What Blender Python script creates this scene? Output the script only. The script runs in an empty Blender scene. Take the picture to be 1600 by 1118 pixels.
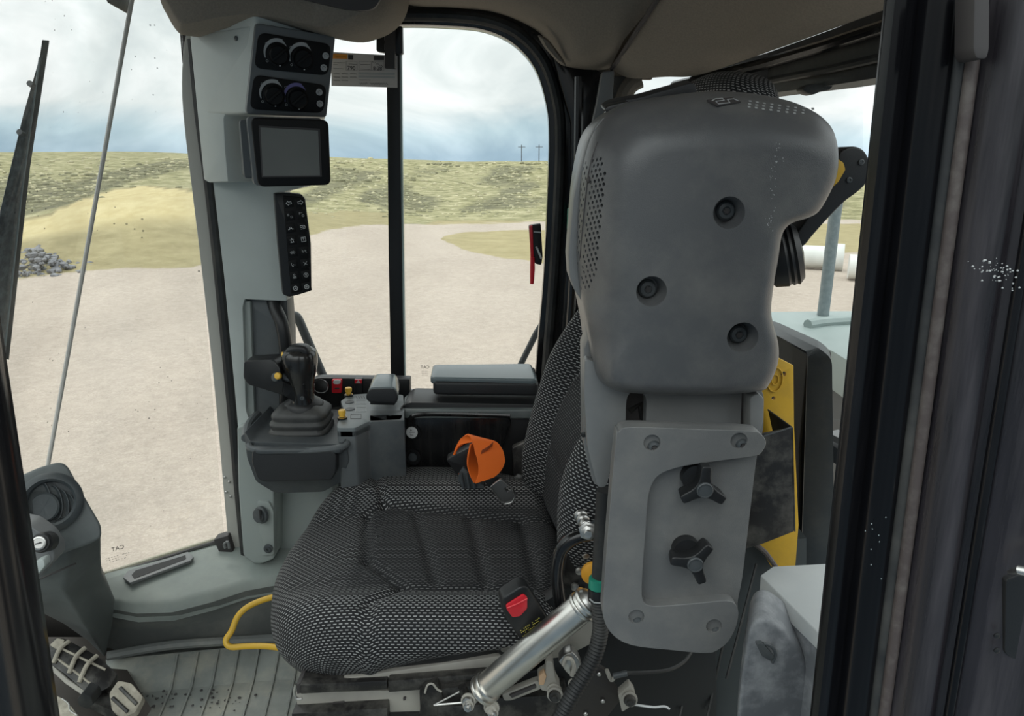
import bpy, bmesh, math, random
from mathutils import Vector, Matrix, noise
random.seed(7)
V = Vector
SC = bpy.context.scene
COL = SC.collection
PI = math.pi

# ------------------------------------------------------------------ camera
F = 1156.0; PITCH = math.atan(314.0 / F); CAMZ = 1.17
CP, SP = math.cos(PITCH), math.sin(PITCH)
cam_d = bpy.data.cameras.new('camera'); cam = bpy.data.objects.new('camera', cam_d); COL.objects.link(cam)
cam_d.sensor_width = 36.0; cam_d.lens = 36.0 * F / 1600.0; cam_d.clip_start = 0.02; cam_d.clip_end = 2000
cam.location = (0, 0, CAMZ); cam.rotation_euler = (PI / 2 - PITCH, 0, 0)
SC.camera = cam
vs = SC.view_settings
vs.view_transform = 'Standard'; vs.look = 'None'; vs.gamma = 1.0; vs.exposure = 0.03
try: vs.use_curve_mapping = False
except Exception: pass

# ------------------------------------------------------------------ sky: broken cloud, brighter towards the veiled sun
w = bpy.data.worlds.new('sky'); SC.world = w; w.use_nodes = True
wn = w.node_tree; wn.nodes.clear(); WN = wn.nodes.new; WL = wn.links.new
tc = WN('ShaderNodeTexCoord'); sep = WN('ShaderNodeSeparateXYZ'); WL(tc.outputs['Generated'], sep.inputs[0])
def wm(op, a, b=None, clamp=False):
    n = WN('ShaderNodeMath'); n.operation = op; n.use_clamp = clamp
    for i, q in enumerate((a, b)):
        if q is None: continue
        if isinstance(q, (int, float)): n.inputs[i].default_value = q
        else: WL(q, n.inputs[i])
    return n.outputs[0]
cmb = WN('ShaderNodeMapping'); cmb.inputs['Scale'].default_value = (1, 1, 2.3); cmb.inputs['Location'].default_value = (3.1, 1.7, .4); WL(tc.outputs['Generated'], cmb.inputs[0])
n1 = WN('ShaderNodeTexNoise'); n1.inputs['Scale'].default_value = 3.6; n1.inputs['Detail'].default_value = 8; n1.inputs['Roughness'].default_value = .55; n1.inputs['Distortion'].default_value = .6
WL(cmb.outputs[0], n1.inputs['Vector'])
n2 = WN('ShaderNodeTexNoise'); n2.inputs['Scale'].default_value = 1.3; n2.inputs['Detail'].default_value = 3
WL(cmb.outputs[0], n2.inputs['Vector'])
cr = WN('ShaderNodeValToRGB'); WL(n1.outputs[0], cr.inputs[0])
e = cr.color_ramp.elements; e[0].position = .36; e[0].color = (.58, .65, .66, 1); e[1].position = .64; e[1].color = (.95, .985, .98, 1)
m = e.new(.5); m.color = (.74, .80, .795, 1)
hz = WN('ShaderNodeMapRange'); hz.inputs['From Min'].default_value = 0.0; hz.inputs['From Max'].default_value = .10; WL(sep.outputs[2], hz.inputs['Value'])
hc = WN('ShaderNodeValToRGB'); WL(wm('ADD', hz.outputs[0], wm('MULTIPLY', wm('SUBTRACT', n1.outputs[0], .5), .9)), hc.inputs[0])
e = hc.color_ramp.elements; e[0].position = .0; e[0].color = (.52, .66, .80, 1); e[1].position = .62; e[1].color = (1, 1, 1, 1)
m = e.new(.3); m.color = (.72, .85, .93, 1)
mx = WN('ShaderNodeMix'); mx.data_type = 'RGBA'; mx.blend_type = 'MULTIPLY'; mx.inputs['Factor'].default_value = 1
WL(cr.outputs[0], mx.inputs['A']); WL(hc.outputs[0], mx.inputs['B'])
# brightening of the cloud towards the hidden sun
up_ = wm('MULTIPLY', wm('MAXIMUM', sep.outputs[2], 0.0), wm('ADD', .25, wm('MULTIPLY', n2.outputs[0], .6)))
# unseen sky behind the door: dimmed low, boosted high, to shape the cab light
side = WN('ShaderNodeMapRange'); side.interpolation_type = 'SMOOTHSTEP'; side.inputs['From Min'].default_value = -.55; side.inputs['From Max'].default_value = .45
side.inputs['To Min'].default_value = 0; side.inputs['To Max'].default_value = 1; WL(sep.outputs[1], side.inputs['Value'])
lift = WN('ShaderNodeMapRange'); lift.interpolation_type = 'SMOOTHSTEP'; lift.inputs['From Min'].default_value = .16; lift.inputs['From Max'].default_value = .55
lift.inputs['To Min'].default_value = .40; lift.inputs['To Max'].default_value = 2.3; WL(sep.outputs[2], lift.inputs['Value'])
sidem = wm('ADD', wm('MULTIPLY', side.outputs[0], 1.13), wm('MULTIPLY', wm('SUBTRACT', 1.0, side.outputs[0]), lift.outputs[0]))
gain = wm('MULTIPLY', wm('ADD', 1.0, up_), sidem)
bg = WN('ShaderNodeBackground'); WL(mx.outputs['Result'], bg.inputs['Color']); WL(gain, bg.inputs['Strength'])
wo = WN('ShaderNodeOutputWorld'); WL(bg.outputs[0], wo.inputs[0])

sun_d = bpy.data.lights.new('sun', 'SUN'); sun = bpy.data.objects.new('sun', sun_d); COL.objects.link(sun)
sun_d.energy = .75; sun_d.angle = math.radians(18); sun_d.color = (1.0, .96, .9)
sun.rotation_euler = V((-.40, .55, .85)).to_track_quat('Z', 'Y').to_euler()

# ------------------------------------------------------------------ measuring helpers: where a sight line meets a plane
def ray(px, py):
    u = (px - 800) / F; v = (py - 559) / F
    return V((u, CP - v * SP, -SP - v * CP))
CAM = V((0, 0, CAMZ))
def P(px, py, Y): d = ray(px, py); return CAM + d * (Y / d.y)
def PZ(px, py, z): d = ray(px, py); return CAM + d * ((z - CAMZ) / d.z)
def PX(px, py, x): d = ray(px, py); return CAM + d * (x / d.x)
def PP(px, py, o, n): d = ray(px, py); return CAM + d * ((o - CAM).dot(n) / d.dot(n))

class Fr:
    """A flat face: origin, right, up, outward normal."""
    def __init__(s, o, r, up):
        s.o = V(o); s.u = V(r).normalized(); up = V(up); s.v = (up - s.u * up.dot(s.u)).normalized(); s.n = s.u.cross(s.v)
    def __call__(s, u, v, h=0): return s.o + s.u * u + s.v * v + s.n * h
    def pix(s, px, py):
        q = PP(px, py, s.o, s.n) - s.o; return (q.dot(s.u), q.dot(s.v))
    def pp(s, px, py, h=0): u, v = s.pix(px, py); return s(u, v, h)
def F3(a, b, c):   # a origin, b to the right of it, c above it, each (px,py,Y)
    A, B, C_ = P(*a), P(*b), P(*c); return Fr(A, B - A, C_ - A)

# ------------------------------------------------------------------ mesh collector
def wpos(o):
    p = V((0, 0, 0))
    while o is not None: p += o.location; o = o.parent
    return p
class MB:
    def __init__(s): s.v = []; s.f = []; s.uv = None; s.at = None
    def add(s, vs_, fs):
        k = len(s.v); s.v += [V(q) for q in vs_]; s.f += [tuple(i + k for i in f) for f in fs]; return s
    def loft(s, rings, cap=True, closed=True):
        n = len(rings[0]); vs_ = [q for r in rings for q in r]; fs = []
        for i in range(len(rings) - 1):
            for j in range(n if closed else n - 1):
                a = i * n + j; b = i * n + (j + 1) % n; fs.append((a, b, b + n, a + n))
        if cap: fs.append(tuple(range(n))[::-1]); fs.append(tuple((len(rings) - 1) * n + j for j in range(n)))
        return s.add(vs_, fs)
    def prism(s, pts, vec):
        vec = V(vec); return s.loft([[V(p) for p in pts], [V(p) + vec for p in pts]])
    def ringprism(s, outer, inner, vec):
        n = len(outer); vec = V(vec)
        vs_ = list(outer) + list(inner) + [q + vec for q in outer] + [q + vec for q in inner]; fs = []
        for j in range(n):
            k = (j + 1) % n
            fs += [(j, k, n + k, n + j), (2 * n + j, 3 * n + j, 3 * n + k, 2 * n + k), (j, 2 * n + j, 2 * n + k, k), (n + j, n + k, 3 * n + k, 3 * n + j)]
        return s.add(vs_, fs)
    def box(s, fr, u0, u1, v0, v1, h0, h1):
        return s.loft([[fr(u0, v0, h0), fr(u1, v0, h0), fr(u1, v1, h0), fr(u0, v1, h0)], [fr(u0, v0, h1), fr(u1, v0, h1), fr(u1, v1, h1), fr(u0, v1, h1)]])
    def bar(s, a, b, wd, th, up=(0, 0, 1)):
        a, b = V(a), V(b); d = (b - a).normalized(); x = d.cross(V(up)).normalized(); y = x.cross(d)
        r = lambda c: [c + x * wd / 2 + y * th / 2, c - x * wd / 2 + y * th / 2, c - x * wd / 2 - y * th / 2, c + x * wd / 2 - y * th / 2]
        return s.loft([r(a), r(b)])
    def tube(s, pts, r, n=12, closed=False):
        pts = [V(p) for p in pts]; m_ = len(pts); rs = r if isinstance(r, (list, tuple)) else [r] * m_
        rings = []; x = None
        for i, p in enumerate(pts):
            if closed: d = pts[(i + 1) % m_] - pts[i - 1]
            else: d = pts[min(i + 1, m_ - 1)] - pts[max(i - 1, 0)]
            if d.length < 1e-9: d = V((0, 0, 1))
            d.normalize()
            if x is None:
                x = d.orthogonal().normalized()
            x = (x - d * x.dot(d)).normalized(); y = d.cross(x)
            rings.append([p + (x * math.cos(t * 2 * PI / n) + y * math.sin(t * 2 * PI / n)) * rs[i] for t in range(n)])
        if closed: rings.append(rings[0])
        return s.loft(rings, cap=not closed)
    def lathe(s, c, ax, prof, n=32):
        c = V(c); ax = V(ax).normalized(); x = ax.orthogonal().normalized(); y = ax.cross(x)
        rings = [[c + ax * h + (x * math.cos(t * 2 * PI / n) + y * math.sin(t * 2 * PI / n)) * max(r, 1e-5) for t in range(n)] for r, h in prof]
        return s.loft(rings)
    def stroke(s, fr, pts, wd, h0=0, h1=.0006, closed=False):
        pts = [V((p[0], p[1])) for p in pts]; m_ = len(pts); L = []; R = []
        for i, p in enumerate(pts):
            d = (pts[(i + 1) % m_] - pts[i - 1]) if closed else (pts[min(i + 1, m_ - 1)] - pts[max(i - 1, 0)])
            if d.length < 1e-9: d = V((1, 0))
            d.normalize(); nrm = V((-d.y, d.x)) * wd / 2
            L.append(p + nrm); R.append(p - nrm)
        if closed: L.append(L[0]); R.append(R[0])
        for i in range(len(L) - 1):
            q = [L[i], R[i], R[i + 1], L[i + 1]]
            s.loft([[fr(a.x, a.y, h0) for a in q], [fr(a.x, a.y, h1) for a in q]])
        return s
    def build(s, name, mat, parent=None, bevel=0, segs=2, ang=35, kind=None, smooth=True):
        me = bpy.data.meshes.new(name)
        if parent is not None: org = wpos(parent)
        else:
            xs = [q.x for q in s.v]; ys = [q.y for q in s.v]; zs = [q.z for q in s.v]
            org = V(((min(xs) + max(xs)) / 2, (min(ys) + max(ys)) / 2, min(zs)))
        me.from_pydata([tuple(q - org) for q in s.v], [], s.f)
        bm = bmesh.new(); bm.from_mesh(me)
        if s.uv is None:
            bmesh.ops.remove_doubles(bm, verts=bm.verts, dist=1e-6)
            bmesh.ops.recalc_face_normals(bm, faces=bm.faces)
            if bevel:
                bm.normal_update()
                es = [e_ for e_ in bm.edges if len(e_.link_faces) == 2 and e_.calc_face_angle(0) > math.radians(28)]
                try: bmesh.ops.bevel(bm, geom=es, offset=bevel, segments=segs, profile=.5, affect='EDGES', clamp_overlap=True)
                except Exception: pass
            bmesh.ops.triangulate(bm, faces=[f_ for f_ in bm.faces if len(f_.verts) > 4])
        else:
            bmesh.ops.recalc_face_normals(bm, faces=bm.faces)
        bm.to_mesh(me); bm.free()
        if s.uv is not None:
            lay = me.uv_layers.new(name='UVMap')
            for lp in me.loops: lay.data[lp.index].uv = s.uv[lp.vertex_index]
        if s.at:
            for k, vals in s.at.items():
                a = me.attributes.new(k, 'FLOAT', 'POINT')
                for i, q in enumerate(vals): a.data[i].value = q
        if smooth:
            me.polygons.foreach_set('use_smooth', [True] * len(me.polygons))
            me.set_sharp_from_angle(angle=math.radians(ang))
        me.materials.append(mat)
        o = bpy.data.objects.new(name, me); COL.objects.link(o)
        if parent is not None: o.parent = parent
        else: o.location = org
        if kind: o['kind'] = kind
        return o
def tag(o, label, cat, group=None):
    o['label'] = label; o['category'] = cat
    if group: o['group'] = group
    return o
def thing(name, label, cat, loc, group=None):
    o = bpy.data.objects.new(name, None); COL.objects.link(o); o.location = V(loc); o.empty_display_size = .05
    return tag(o, label, cat, group)
def dup(o, parent=None, name=None):
    c = o.copy(); COL.objects.link(c); c.parent = parent
    for ch in [q for q in list(o.children)]: dup(ch, c)
    return c
def cut(o, mb):
    """Cut a shape out of a finished mesh."""
    me = bpy.data.meshes.new('c'); me.from_pydata([tuple(q - wpos(o)) for q in mb.v], [], mb.f)
    bm = bmesh.new(); bm.from_mesh(me); bmesh.ops.recalc_face_normals(bm, faces=bm.faces); bm.to_mesh(me); bm.free()
    c = bpy.data.objects.new('c', me); COL.objects.link(c); c.location = wpos(o)
    md = o.modifiers.new('b', 'BOOLEAN'); md.operation = 'DIFFERENCE'; md.object = c; md.solver = 'EXACT'
    dg = bpy.context.evaluated_depsgraph_get(); dg.update()
    nm = bpy.data.meshes.new_from_object(o.evaluated_get(dg))
    o.modifiers.clear(); old = o.data; nm.name = old.name; 
    if len(nm.vertices) > 8: o.data = nm
    nm.set_sharp_from_angle(angle=math.radians(35))
    bpy.data.objects.remove(c); bpy.data.meshes.remove(me)
def rc(pts, r, n=5):
    """Round the corners of a closed outline."""
    pts = [V(p) for p in pts]; out = []; m_ = len(pts)
    for i in range(m_):
        p = pts[i]; a = pts[i - 1] - p; b = pts[(i + 1) % m_] - p
        rr = r[i] if isinstance(r, (list, tuple)) else r
        ra = min(rr, a.length * .48); rb = min(rr, b.length * .48)
        if rr < 1e-6: out.append(p); continue
        A = p + a.normalized() * ra; B = p + b.normalized() * rb
        for k in range(n + 1):
            t = k / n; out.append(A * (1 - t) ** 2 + p * 2 * t * (1 - t) + B * t * t)
    return out
def cat(pts, closed=False, n=6):
    """Smooth curve through points."""
    pts = [V(p) for p in pts]; m_ = len(pts); out = []
    g = (lambda i: pts[i % m_]) if closed else (lambda i: pts[max(0, min(m_ - 1, i))])
    for i in range(m_ if closed else m_ - 1):
        p0, p1, p2, p3 = g(i - 1), g(i), g(i + 1), g(i + 2)
        for k in range(n):
            t = k / n
            out.append(.5 * ((2 * p1) + (p2 - p0) * t + (2 * p0 - 5 * p1 + 4 * p2 - p3) * t * t + (3 * p1 - p0 - 3 * p2 + p3) * t ** 3))
    if not closed: out.append(pts[-1])
    return out
def px2(pts, Y): return [P(a, b, Y) for a, b in pts]
def slab(name, mat, pix, Yf, Yb, parent=None, r=0, bevel=.003, segs=2, kind=None, smoothpix=False, n=5):
    pts = px2(pix, Yf)
    if smoothpix: pts = cat(pts, True)
    elif r: pts = rc(pts, r, n)
    return MB().prism(pts, (0, Yb - Yf, 0)).build(name, mat, parent, bevel, segs, kind=kind)
def textmesh(name, body, fr, size, mat, parent, mirror=False, u=0, v=0, h=.0006, align='CENTER'):
    cu = bpy.data.curves.new('t', 'FONT'); cu.body = body; cu.size = size; cu.align_x = align; cu.align_y = 'CENTER'; cu.extrude = .0003
    o = bpy.data.objects.new('t', cu); COL.objects.link(o)
    dg = bpy.context.evaluated_depsgraph_get(); dg.update()
    me = bpy.data.meshes.new_from_object(o.evaluated_get(dg)); bpy.data.objects.remove(o)
    mb = MB(); sgn = -1 if mirror else 1
    mb.add([fr(u + sgn * q.co.x, v + q.co.y, h + q.co.z) for q in me.vertices], [tuple(p.vertices) for p in me.polygons])
    bpy.data.meshes.remove(me)
    return mb.build(name, mat, parent, smooth=False)

# ------------------------------------------------------------------ materials
def mat(name, col, rough=.5, metal=0, var=.0, vscale=12, bump=0, bscale=400, dust=0, dustcol=(.42, .40, .35), dscale=9, spec=.5, coat=0, streak=False, sheen=0, trans=0):
    m_ = bpy.data.materials.new(name); m_.use_nodes = True; nt = m_.node_tree; N = nt.nodes.new; L = nt.links.new
    b = nt.nodes['Principled BSDF']; b.inputs['Base Color'].default_value = (*col, 1); b.inputs['Roughness'].default_value = rough
    b.inputs['Metallic'].default_value = metal; b.inputs['Specular IOR Level'].default_value = spec; b.inputs['Coat Weight'].default_value = coat; b.inputs['Coat Roughness'].default_value = .15
    if sheen: b.inputs['Sheen Weight'].default_value = sheen
    t = N('ShaderNodeTexCoord'); g = N('ShaderNodeNewGeometry')
    src = g.outputs['Position']
    if streak:
        mp = N('ShaderNodeMapping'); mp.inputs['Scale'].default_value = (1, 1, .06); L(src, mp.inputs[0]); src = mp.outputs[0]
    c = None
    if var:
        nz = N('ShaderNodeTexNoise'); nz.inputs['Scale'].default_value = vscale; nz.inputs['Detail'].default_value = 5; L(src, nz.inputs['Vector'])
        r = N('ShaderNodeMapRange'); r.inputs['From Min'].default_value = .3; r.inputs['From Max'].default_value = .7; r.inputs['To Min'].default_value = 1 - var; r.inputs['To Max'].default_value = 1 + var
        L(nz.outputs[0], r.inputs[0])
        mm = N('ShaderNodeMix'); mm.data_type = 'RGBA'; mm.blend_type = 'MULTIPLY'; mm.inputs['Factor'].default_value = 1; mm.inputs['A'].default_value = (*col, 1)
        L(r.outputs[0], mm.inputs['B']); c = mm.outputs['Result']; L(c, b.inputs['Base Color'])
    if dust:
        nz = N('ShaderNodeTexNoise'); nz.inputs['Scale'].default_value = dscale; nz.inputs['Detail'].default_value = 8; nz.inputs['Roughness'].default_value = .68; L(src, nz.inputs['Vector'])
        r = N('ShaderNodeMapRange'); r.inputs['From Min'].default_value = .45; r.inputs['From Max'].default_value = .70; r.inputs['To Max'].default_value = dust; L(nz.outputs[0], r.inputs[0])
        mm = N('ShaderNodeMix'); mm.data_type = 'RGBA'; mm.inputs['A'].default_value = (*col, 1); mm.inputs['B'].default_value = (*dustcol, 1); L(r.outputs[0], mm.inputs['Factor'])
        if c: L(c, mm.inputs['A'])
        L(mm.outputs['Result'], b.inputs['Base Color'])
        rr = N('ShaderNodeMapRange'); rr.inputs['To Min'].default_value = rough; rr.inputs['To Max'].default_value = .85; L(r.outputs[0], rr.inputs[0]); L(rr.outputs[0], b.inputs['Roughness'])
    if bump:
        nz = N('ShaderNodeTexNoise'); nz.inputs['Scale'].default_value = bscale; nz.inputs['Detail'].default_value = 2; L(g.outputs['Position'], nz.inputs['Vector'])
        bp = N('ShaderNodeBump'); bp.inputs['Strength'].default_value = bump; bp.inputs['Distance'].default_value = .001; L(nz.outputs[0], bp.inputs['Height']); L(bp.outputs[0], b.inputs['Normal'])
    return m_
M = {}
M['console'] = mat('console_grey_plastic', (.092, .094, .098), .34, bump=.25, bscale=900, dust=.12, dscale=14)
M['console2'] = mat('plate_grey_plastic', (.145, .147, .147), .42, bump=.25, bscale=900, dust=.14, dscale=18)
M['bracket'] = mat('bracket_grey_paint', (.18, .185, .187), .42, dust=.10, dscale=20, bump=.1, bscale=700)
M['pillar_plastic'] = mat('pale_grey_plastic', (.50, .54, .52), .5, bump=.15, bscale=900, var=.04)
M['pillar_low'] = mat('grey_green_plastic', (.33, .365, .35), .5, dust=.2, dscale=10)
M['dkgrey'] = mat('dark_grey_plastic', (.058, .066, .072), .45, bump=.2, bscale=900, dust=.10)
M['midgrey'] = mat('mid_grey_plastic', (.11, .12, .125), .42, bump=.2, bscale=900, dust=.08)
M['black'] = mat('black_plastic', (.012, .0125, .0135), .42, bump=.1, bscale=800)
M['gloss'] = mat('black_gloss_paint', (.008, .008, .009), .16, spec=.5, streak=True, dust=.05, dscale=30)
M['rubber'] = mat('black_rubber', (.016, .017, .018), .55, dust=.10)
M['boot'] = mat('rubber_boot', (.035, .036, .037), .5, dust=.12)
M['leather'] = mat('black_padded_vinyl', (.02, .021, .023), .5, bump=.3, bscale=700)
M['armtop'] = mat('vinyl_painted_sky_sheen', (.13, .16, .17), .22, bump=.1, bscale=700)  # pale blue grey base colour paints in the window sky's sheen
M['liner'] = mat('headliner_fabric', (.23, .20, .165), .9, bump=.6, bscale=1100, var=.1, vscale=300)
M['steel'] = mat('polished_steel', (.70, .68, .64), .30, 1, var=.06, vscale=40, dust=.10, dscale=25)
M['zinc'] = mat('zinc_plated_steel', (.55, .54, .52), .36, 1, var=.15, vscale=120)
M['dustysteel'] = mat('dusty_steel', (.40, .38, .34), .6, .3, dust=.7, dustcol=(.40, .38, .33), dscale=12, var=.2)
M['blacksteel'] = mat('black_steel', (.016, .015, .015), .38, .2, dust=.2, dscale=25)
M['yellow'] = mat('yellow_paint', (.70, .42, .03), .38, dust=.12)
M['yellow2'] = mat('yellow_paint_worn', (.62, .36, .025), .5, dust=.25, dustcol=(.3, .2, .05), dscale=30)
M['btn_yellow'] = mat('yellow_button', (.85, .50, .06), .4)
M['deep'] = mat('deep_black_plastic', (.004, .004, .0045), .5, spec=.25)
M['red'] = mat('red_plastic', (.72, .02, .035), .35)
M['orange'] = mat('orange_webbing', (.95, .17, .012), .7, bump=.5, bscale=900)
M['green'] = mat('green_tape', (.02, .25, .17), .4)
M['white'] = mat('white_print', (.75, .76, .76), .5)
M['printgrey'] = mat('grey_print', (.42, .43, .43), .5)
M['card'] = mat('paper_tag', (.62, .58, .56), .7)
M['ink'] = mat('dark_ink', (.05, .045, .045), .6)
M['tagorange'] = mat('orange_print', (.75, .30, .04), .6)
M['screen'] = mat('screen_glass', (.17, .17, .155), .12, var=.05)
M['strip'] = mat('seam_strip', (.60, .58, .54), .4)
M['ledge'] = mat('dusty_ledge_plastic', (.27, .305, .285), .6, dust=.40, dustcol=(.44, .46, .42), dscale=7, var=.1)
M['riser'] = mat('scuffed_grey_panel', (.14, .15, .145), .6, dust=.42, dustcol=(.34, .33, .29), dscale=8)
M['floor'] = mat('floor_mat_rubber', (.22, .235, .22), .65, dust=.75, dustcol=(.40, .38, .31), dscale=9, var=.2)
M['pedestal'] = mat('pedestal_plastic', (.10, .112, .112), .5, dust=.22, dustcol=(.3, .33, .32), dscale=8)
M['vent'] = mat('vent_plastic', (.045, .053, .057), .45, dust=.15, dscale=14)
M['seal'] = mat('brown_rubber_seal', (.07, .055, .052), .5, dust=.15, dscale=60)
M['mud'] = mat('dried_mud', (.36, .33, .27), .9, bump=1, bscale=200, var=.25, vscale=60)
M['box'] = mat('grey_storage_box', (.14, .148, .16), .5, dust=.8, dustcol=(.36, .37, .38), dscale=24)
M['boxlid'] = mat('pale_grey_lid', (.46, .48, .48), .6, dust=.3, dustcol=(.6, .6, .58), dscale=18)
M['fender'] = mat('grey_green_fender', (.30, .36, .35), .4, dust=.3, dustcol=(.5, .55, .54), dscale=5)
M['galv'] = mat('galvanised_post', (.20, .24, .25), .5, dust=.5, dustcol=(.36, .4, .4), dscale=60)
M['whitepipe'] = mat('white_concrete_pipe', (.62, .63, .60), .8, var=.15, vscale=1.2)
M['yellowtext'] = mat('yellow_print', (.60, .52, .10), .6)
M['orangebit'] = mat('amber_plastic', (.80, .38, .04), .4)
M['purple'] = mat('violet_print', (.16, .14, .35), .5)

# fabric: black cloth with short pale woven dashes laid in offset rows
def fabric(name, dash, base=(.013, .0135, .015)):
    m_ = bpy.data.materials.new(name); m_.use_nodes = True; nt = m_.node_tree; N = nt.nodes.new; L = nt.links.new
    b = nt.nodes['Principled BSDF']; b.inputs['Roughness'].default_value = .75; b.inputs['Specular IOR Level'].default_value = .3
    uv = N('ShaderNodeUVMap'); uv.uv_map = 'UVMap'; sp_ = N('ShaderNodeSeparateXYZ'); L(uv.outputs[0], sp_.inputs[0])
    def mt(op, a, b_=None):
        n = N('ShaderNodeMath'); n.operation = op
        for i, q in enumerate((a, b_)):
            if q is None: continue
            if isinstance(q, (int, float)): n.inputs[i].default_value = q
            else: L(q, n.inputs[i])
        return n.outputs[0]
    v = mt('DIVIDE', sp_.outputs[1], .0046); row = mt('FLOOR', v); fv = mt('FRACT', v)
    off = mt('MULTIPLY', mt('MODULO', mt('ABSOLUTE', row), 2), .5)
    u = mt('FRACT', mt('ADD', mt('DIVIDE', sp_.outputs[0], .0092), off))
    du = mt('ABSOLUTE', mt('SUBTRACT', u, .5)); dv = mt('ABSOLUTE', mt('SUBTRACT', fv, .5))
    mk = mt('MULTIPLY', mt('LESS_THAN', du, .29), mt('LESS_THAN', dv, .17))
    at = N('ShaderNodeAttribute'); at.attribute_name = 'centre'
    amt = mt('MULTIPLY', mk, mt('SUBTRACT', 1.0, mt('MULTIPLY', at.outputs['Fac'], .72)))
    mm = N('ShaderNodeMix'); mm.data_type = 'RGBA'; mm.inputs['A'].default_value = (*base, 1); mm.inputs['B'].default_value = (dash, dash, dash * 1.0, 1); L(amt, mm.inputs['Factor'])
    L(mm.outputs['Result'], b.inputs['Base Color'])
    bp = N('ShaderNodeBump'); bp.inputs['Strength'].default_value = .5; bp.inputs['Distance'].default_value = .0012; L(mk, bp.inputs['Height']); L(bp.outputs[0], b.inputs['Normal'])
    return m_
M['fabric'] = fabric('woven_seat_fabric', .36)
# window glass: clear with faint dirt film and flecks
def glass(name, dirt=.02, flecks=.0, tint=(.98, .985, .98)):
    m_ = bpy.data.materials.new(name); m_.use_nodes = True; nt = m_.node_tree; nt.nodes.clear(); N = nt.nodes.new; L = nt.links.new
    tr = N('ShaderNodeBsdfTransparent'); tr.inputs[0].default_value = (*tint, 1); gl = N('ShaderNodeBsdfGlossy'); gl.inputs['Roughness'].default_value = .02
    lw = N('ShaderNodeLayerWeight'); lw.inputs[0].default_value = .5; pw_ = N('ShaderNodeMath'); pw_.operation = 'POWER'; L(lw.outputs['Facing'], pw_.inputs[0]); pw_.inputs[1].default_value = 4.5
    fa = N('ShaderNodeMath'); fa.operation = 'MULTIPLY_ADD'; L(pw_.outputs[0], fa.inputs[0]); fa.inputs[1].default_value = .5; fa.inputs[2].default_value = .02; m1 = N('ShaderNodeMixShader'); L(fa.outputs[0], m1.inputs[0]); L(tr.outputs[0], m1.inputs[1]); L(gl.outputs[0], m1.inputs[2])
    df = N('ShaderNodeBsdfDiffuse'); df.inputs[0].default_value = (.62, .64, .62, 1)
    g = N('ShaderNodeNewGeometry'); nz = N('ShaderNodeTexNoise'); nz.inputs['Scale'].default_value = 5; nz.inputs['Detail'].default_value = 8; L(g.outputs['Position'], nz.inputs['Vector'])
    r = N('ShaderNodeMapRange'); r.inputs['From Min'].default_value = .35; r.inputs['From Max'].default_value = .8; r.inputs['To Max'].default_value = dirt * 4; L(nz.outputs[0], r.inputs[0])
    m2 = N('ShaderNodeMixShader'); L(r.outputs[0], m2.inputs[0]); L(m1.outputs[0], m2.inputs[1]); L(df.outputs[0], m2.inputs[2]); last = m2
    if flecks:
        vo = N('ShaderNodeTexVoronoi'); vo.inputs['Scale'].default_value = 55; L(g.outputs['Position'], vo.inputs['Vector'])
        n3 = N('ShaderNodeTexNoise'); n3.inputs['Scale'].default_value = 9; L(g.outputs['Position'], n3.inputs['Vector'])
        th = N('ShaderNodeMapRange'); th.inputs['From Min'].default_value = .45; th.inputs['From Max'].default_value = .75; th.inputs['To Min'].default_value = 0; th.inputs['To Max'].default_value = .13; L(n3.outputs[0], th.inputs[0])
        lt = N('ShaderNodeMath'); lt.operation = 'LESS_THAN'; L(vo.outputs['Distance'], lt.inputs[0]); L(th.outputs[0], lt.inputs[1])
        ml = N('ShaderNodeMath'); ml.operation = 'MULTIPLY'; ml.inputs[1].default_value = flecks; L(lt.outputs[0], ml.inputs[0])
        d2 = N('ShaderNodeBsdfDiffuse'); d2.inputs[0].default_value = (.13, .14, .14, 1)
        m3 = N('ShaderNodeMixShader'); L(ml.outputs[0], m3.inputs[0]); L(m2.outputs[0], m3.inputs[1]); L(d2.outputs[0], m3.inputs[2]); last = m3
    o = N('ShaderNodeOutputMaterial'); L(last.outputs[0], o.inputs[0]); return m_
M['glass'] = glass('window_glass', .012)
M['glassd'] = glass('dirty_windscreen_glass', .03, .55)

# ================================================================== THE LAND OUTSIDE
GZ = -1.5
def proj(p):
    q = p - CAM; dep = q.y * CP - q.z * SP
    if dep < .05: return None
    return (800 + F * q.x / dep, 559 - F * (q.y * SP + q.z * CP) / dep)
def lerp(xs, x):
    if x <= xs[0][0]: return xs[0][1]
    for (a, b), (c, d) in zip(xs, xs[1:]):
        if x <= c: return b + (d - b) * (x - a) / (c - a)
    return xs[-1][1]
def sst(a, b, x): t = max(0, min(1, (x - a) / (b - a))); return t * t * (3 - 2 * t)
def land(az, d):
    col = 800 + F * math.tan(max(-1.2, min(1.2, az))) * 1.03
    x, y = d * math.sin(az), d * math.cos(az)
    top = lerp([(0, 1.75), (300, 1.6), (520, 1.15), (700, .55), (1000, .5), (1600, .5)], col)
    z = GZ + sst(26, 105, d) * (top - GZ)
    z -= sst(108, 180, d) * (top - GZ)
    z += 1.45 * math.exp(-((az + .46) / .21) ** 2 - ((d - 27) / 6.0) ** 2)
    z += .85 * math.exp(-((az + .34) / .14) ** 2 - ((d - 44) / 8.0) ** 2)
    nz = noise.noise(V((x * .06, y * .06, 0))) * .9 + noise.noise(V((x * .2, y * .2, 4))) * .35
    z += nz * sst(30, 60, d) * (1 - sst(75, 105, d)) + noise.noise(V((x * .5, y * .5, 2))) * .03
    z += noise.noise(V((x * .11, y * .11, 9))) * .25 * sst(90, 105, d)
    return z
g_v = []; g_f = []; A_g = []; A_t = []; A_b = []
azs = [-1.75 + 3.5 * i / 420 for i in range(421)]
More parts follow.
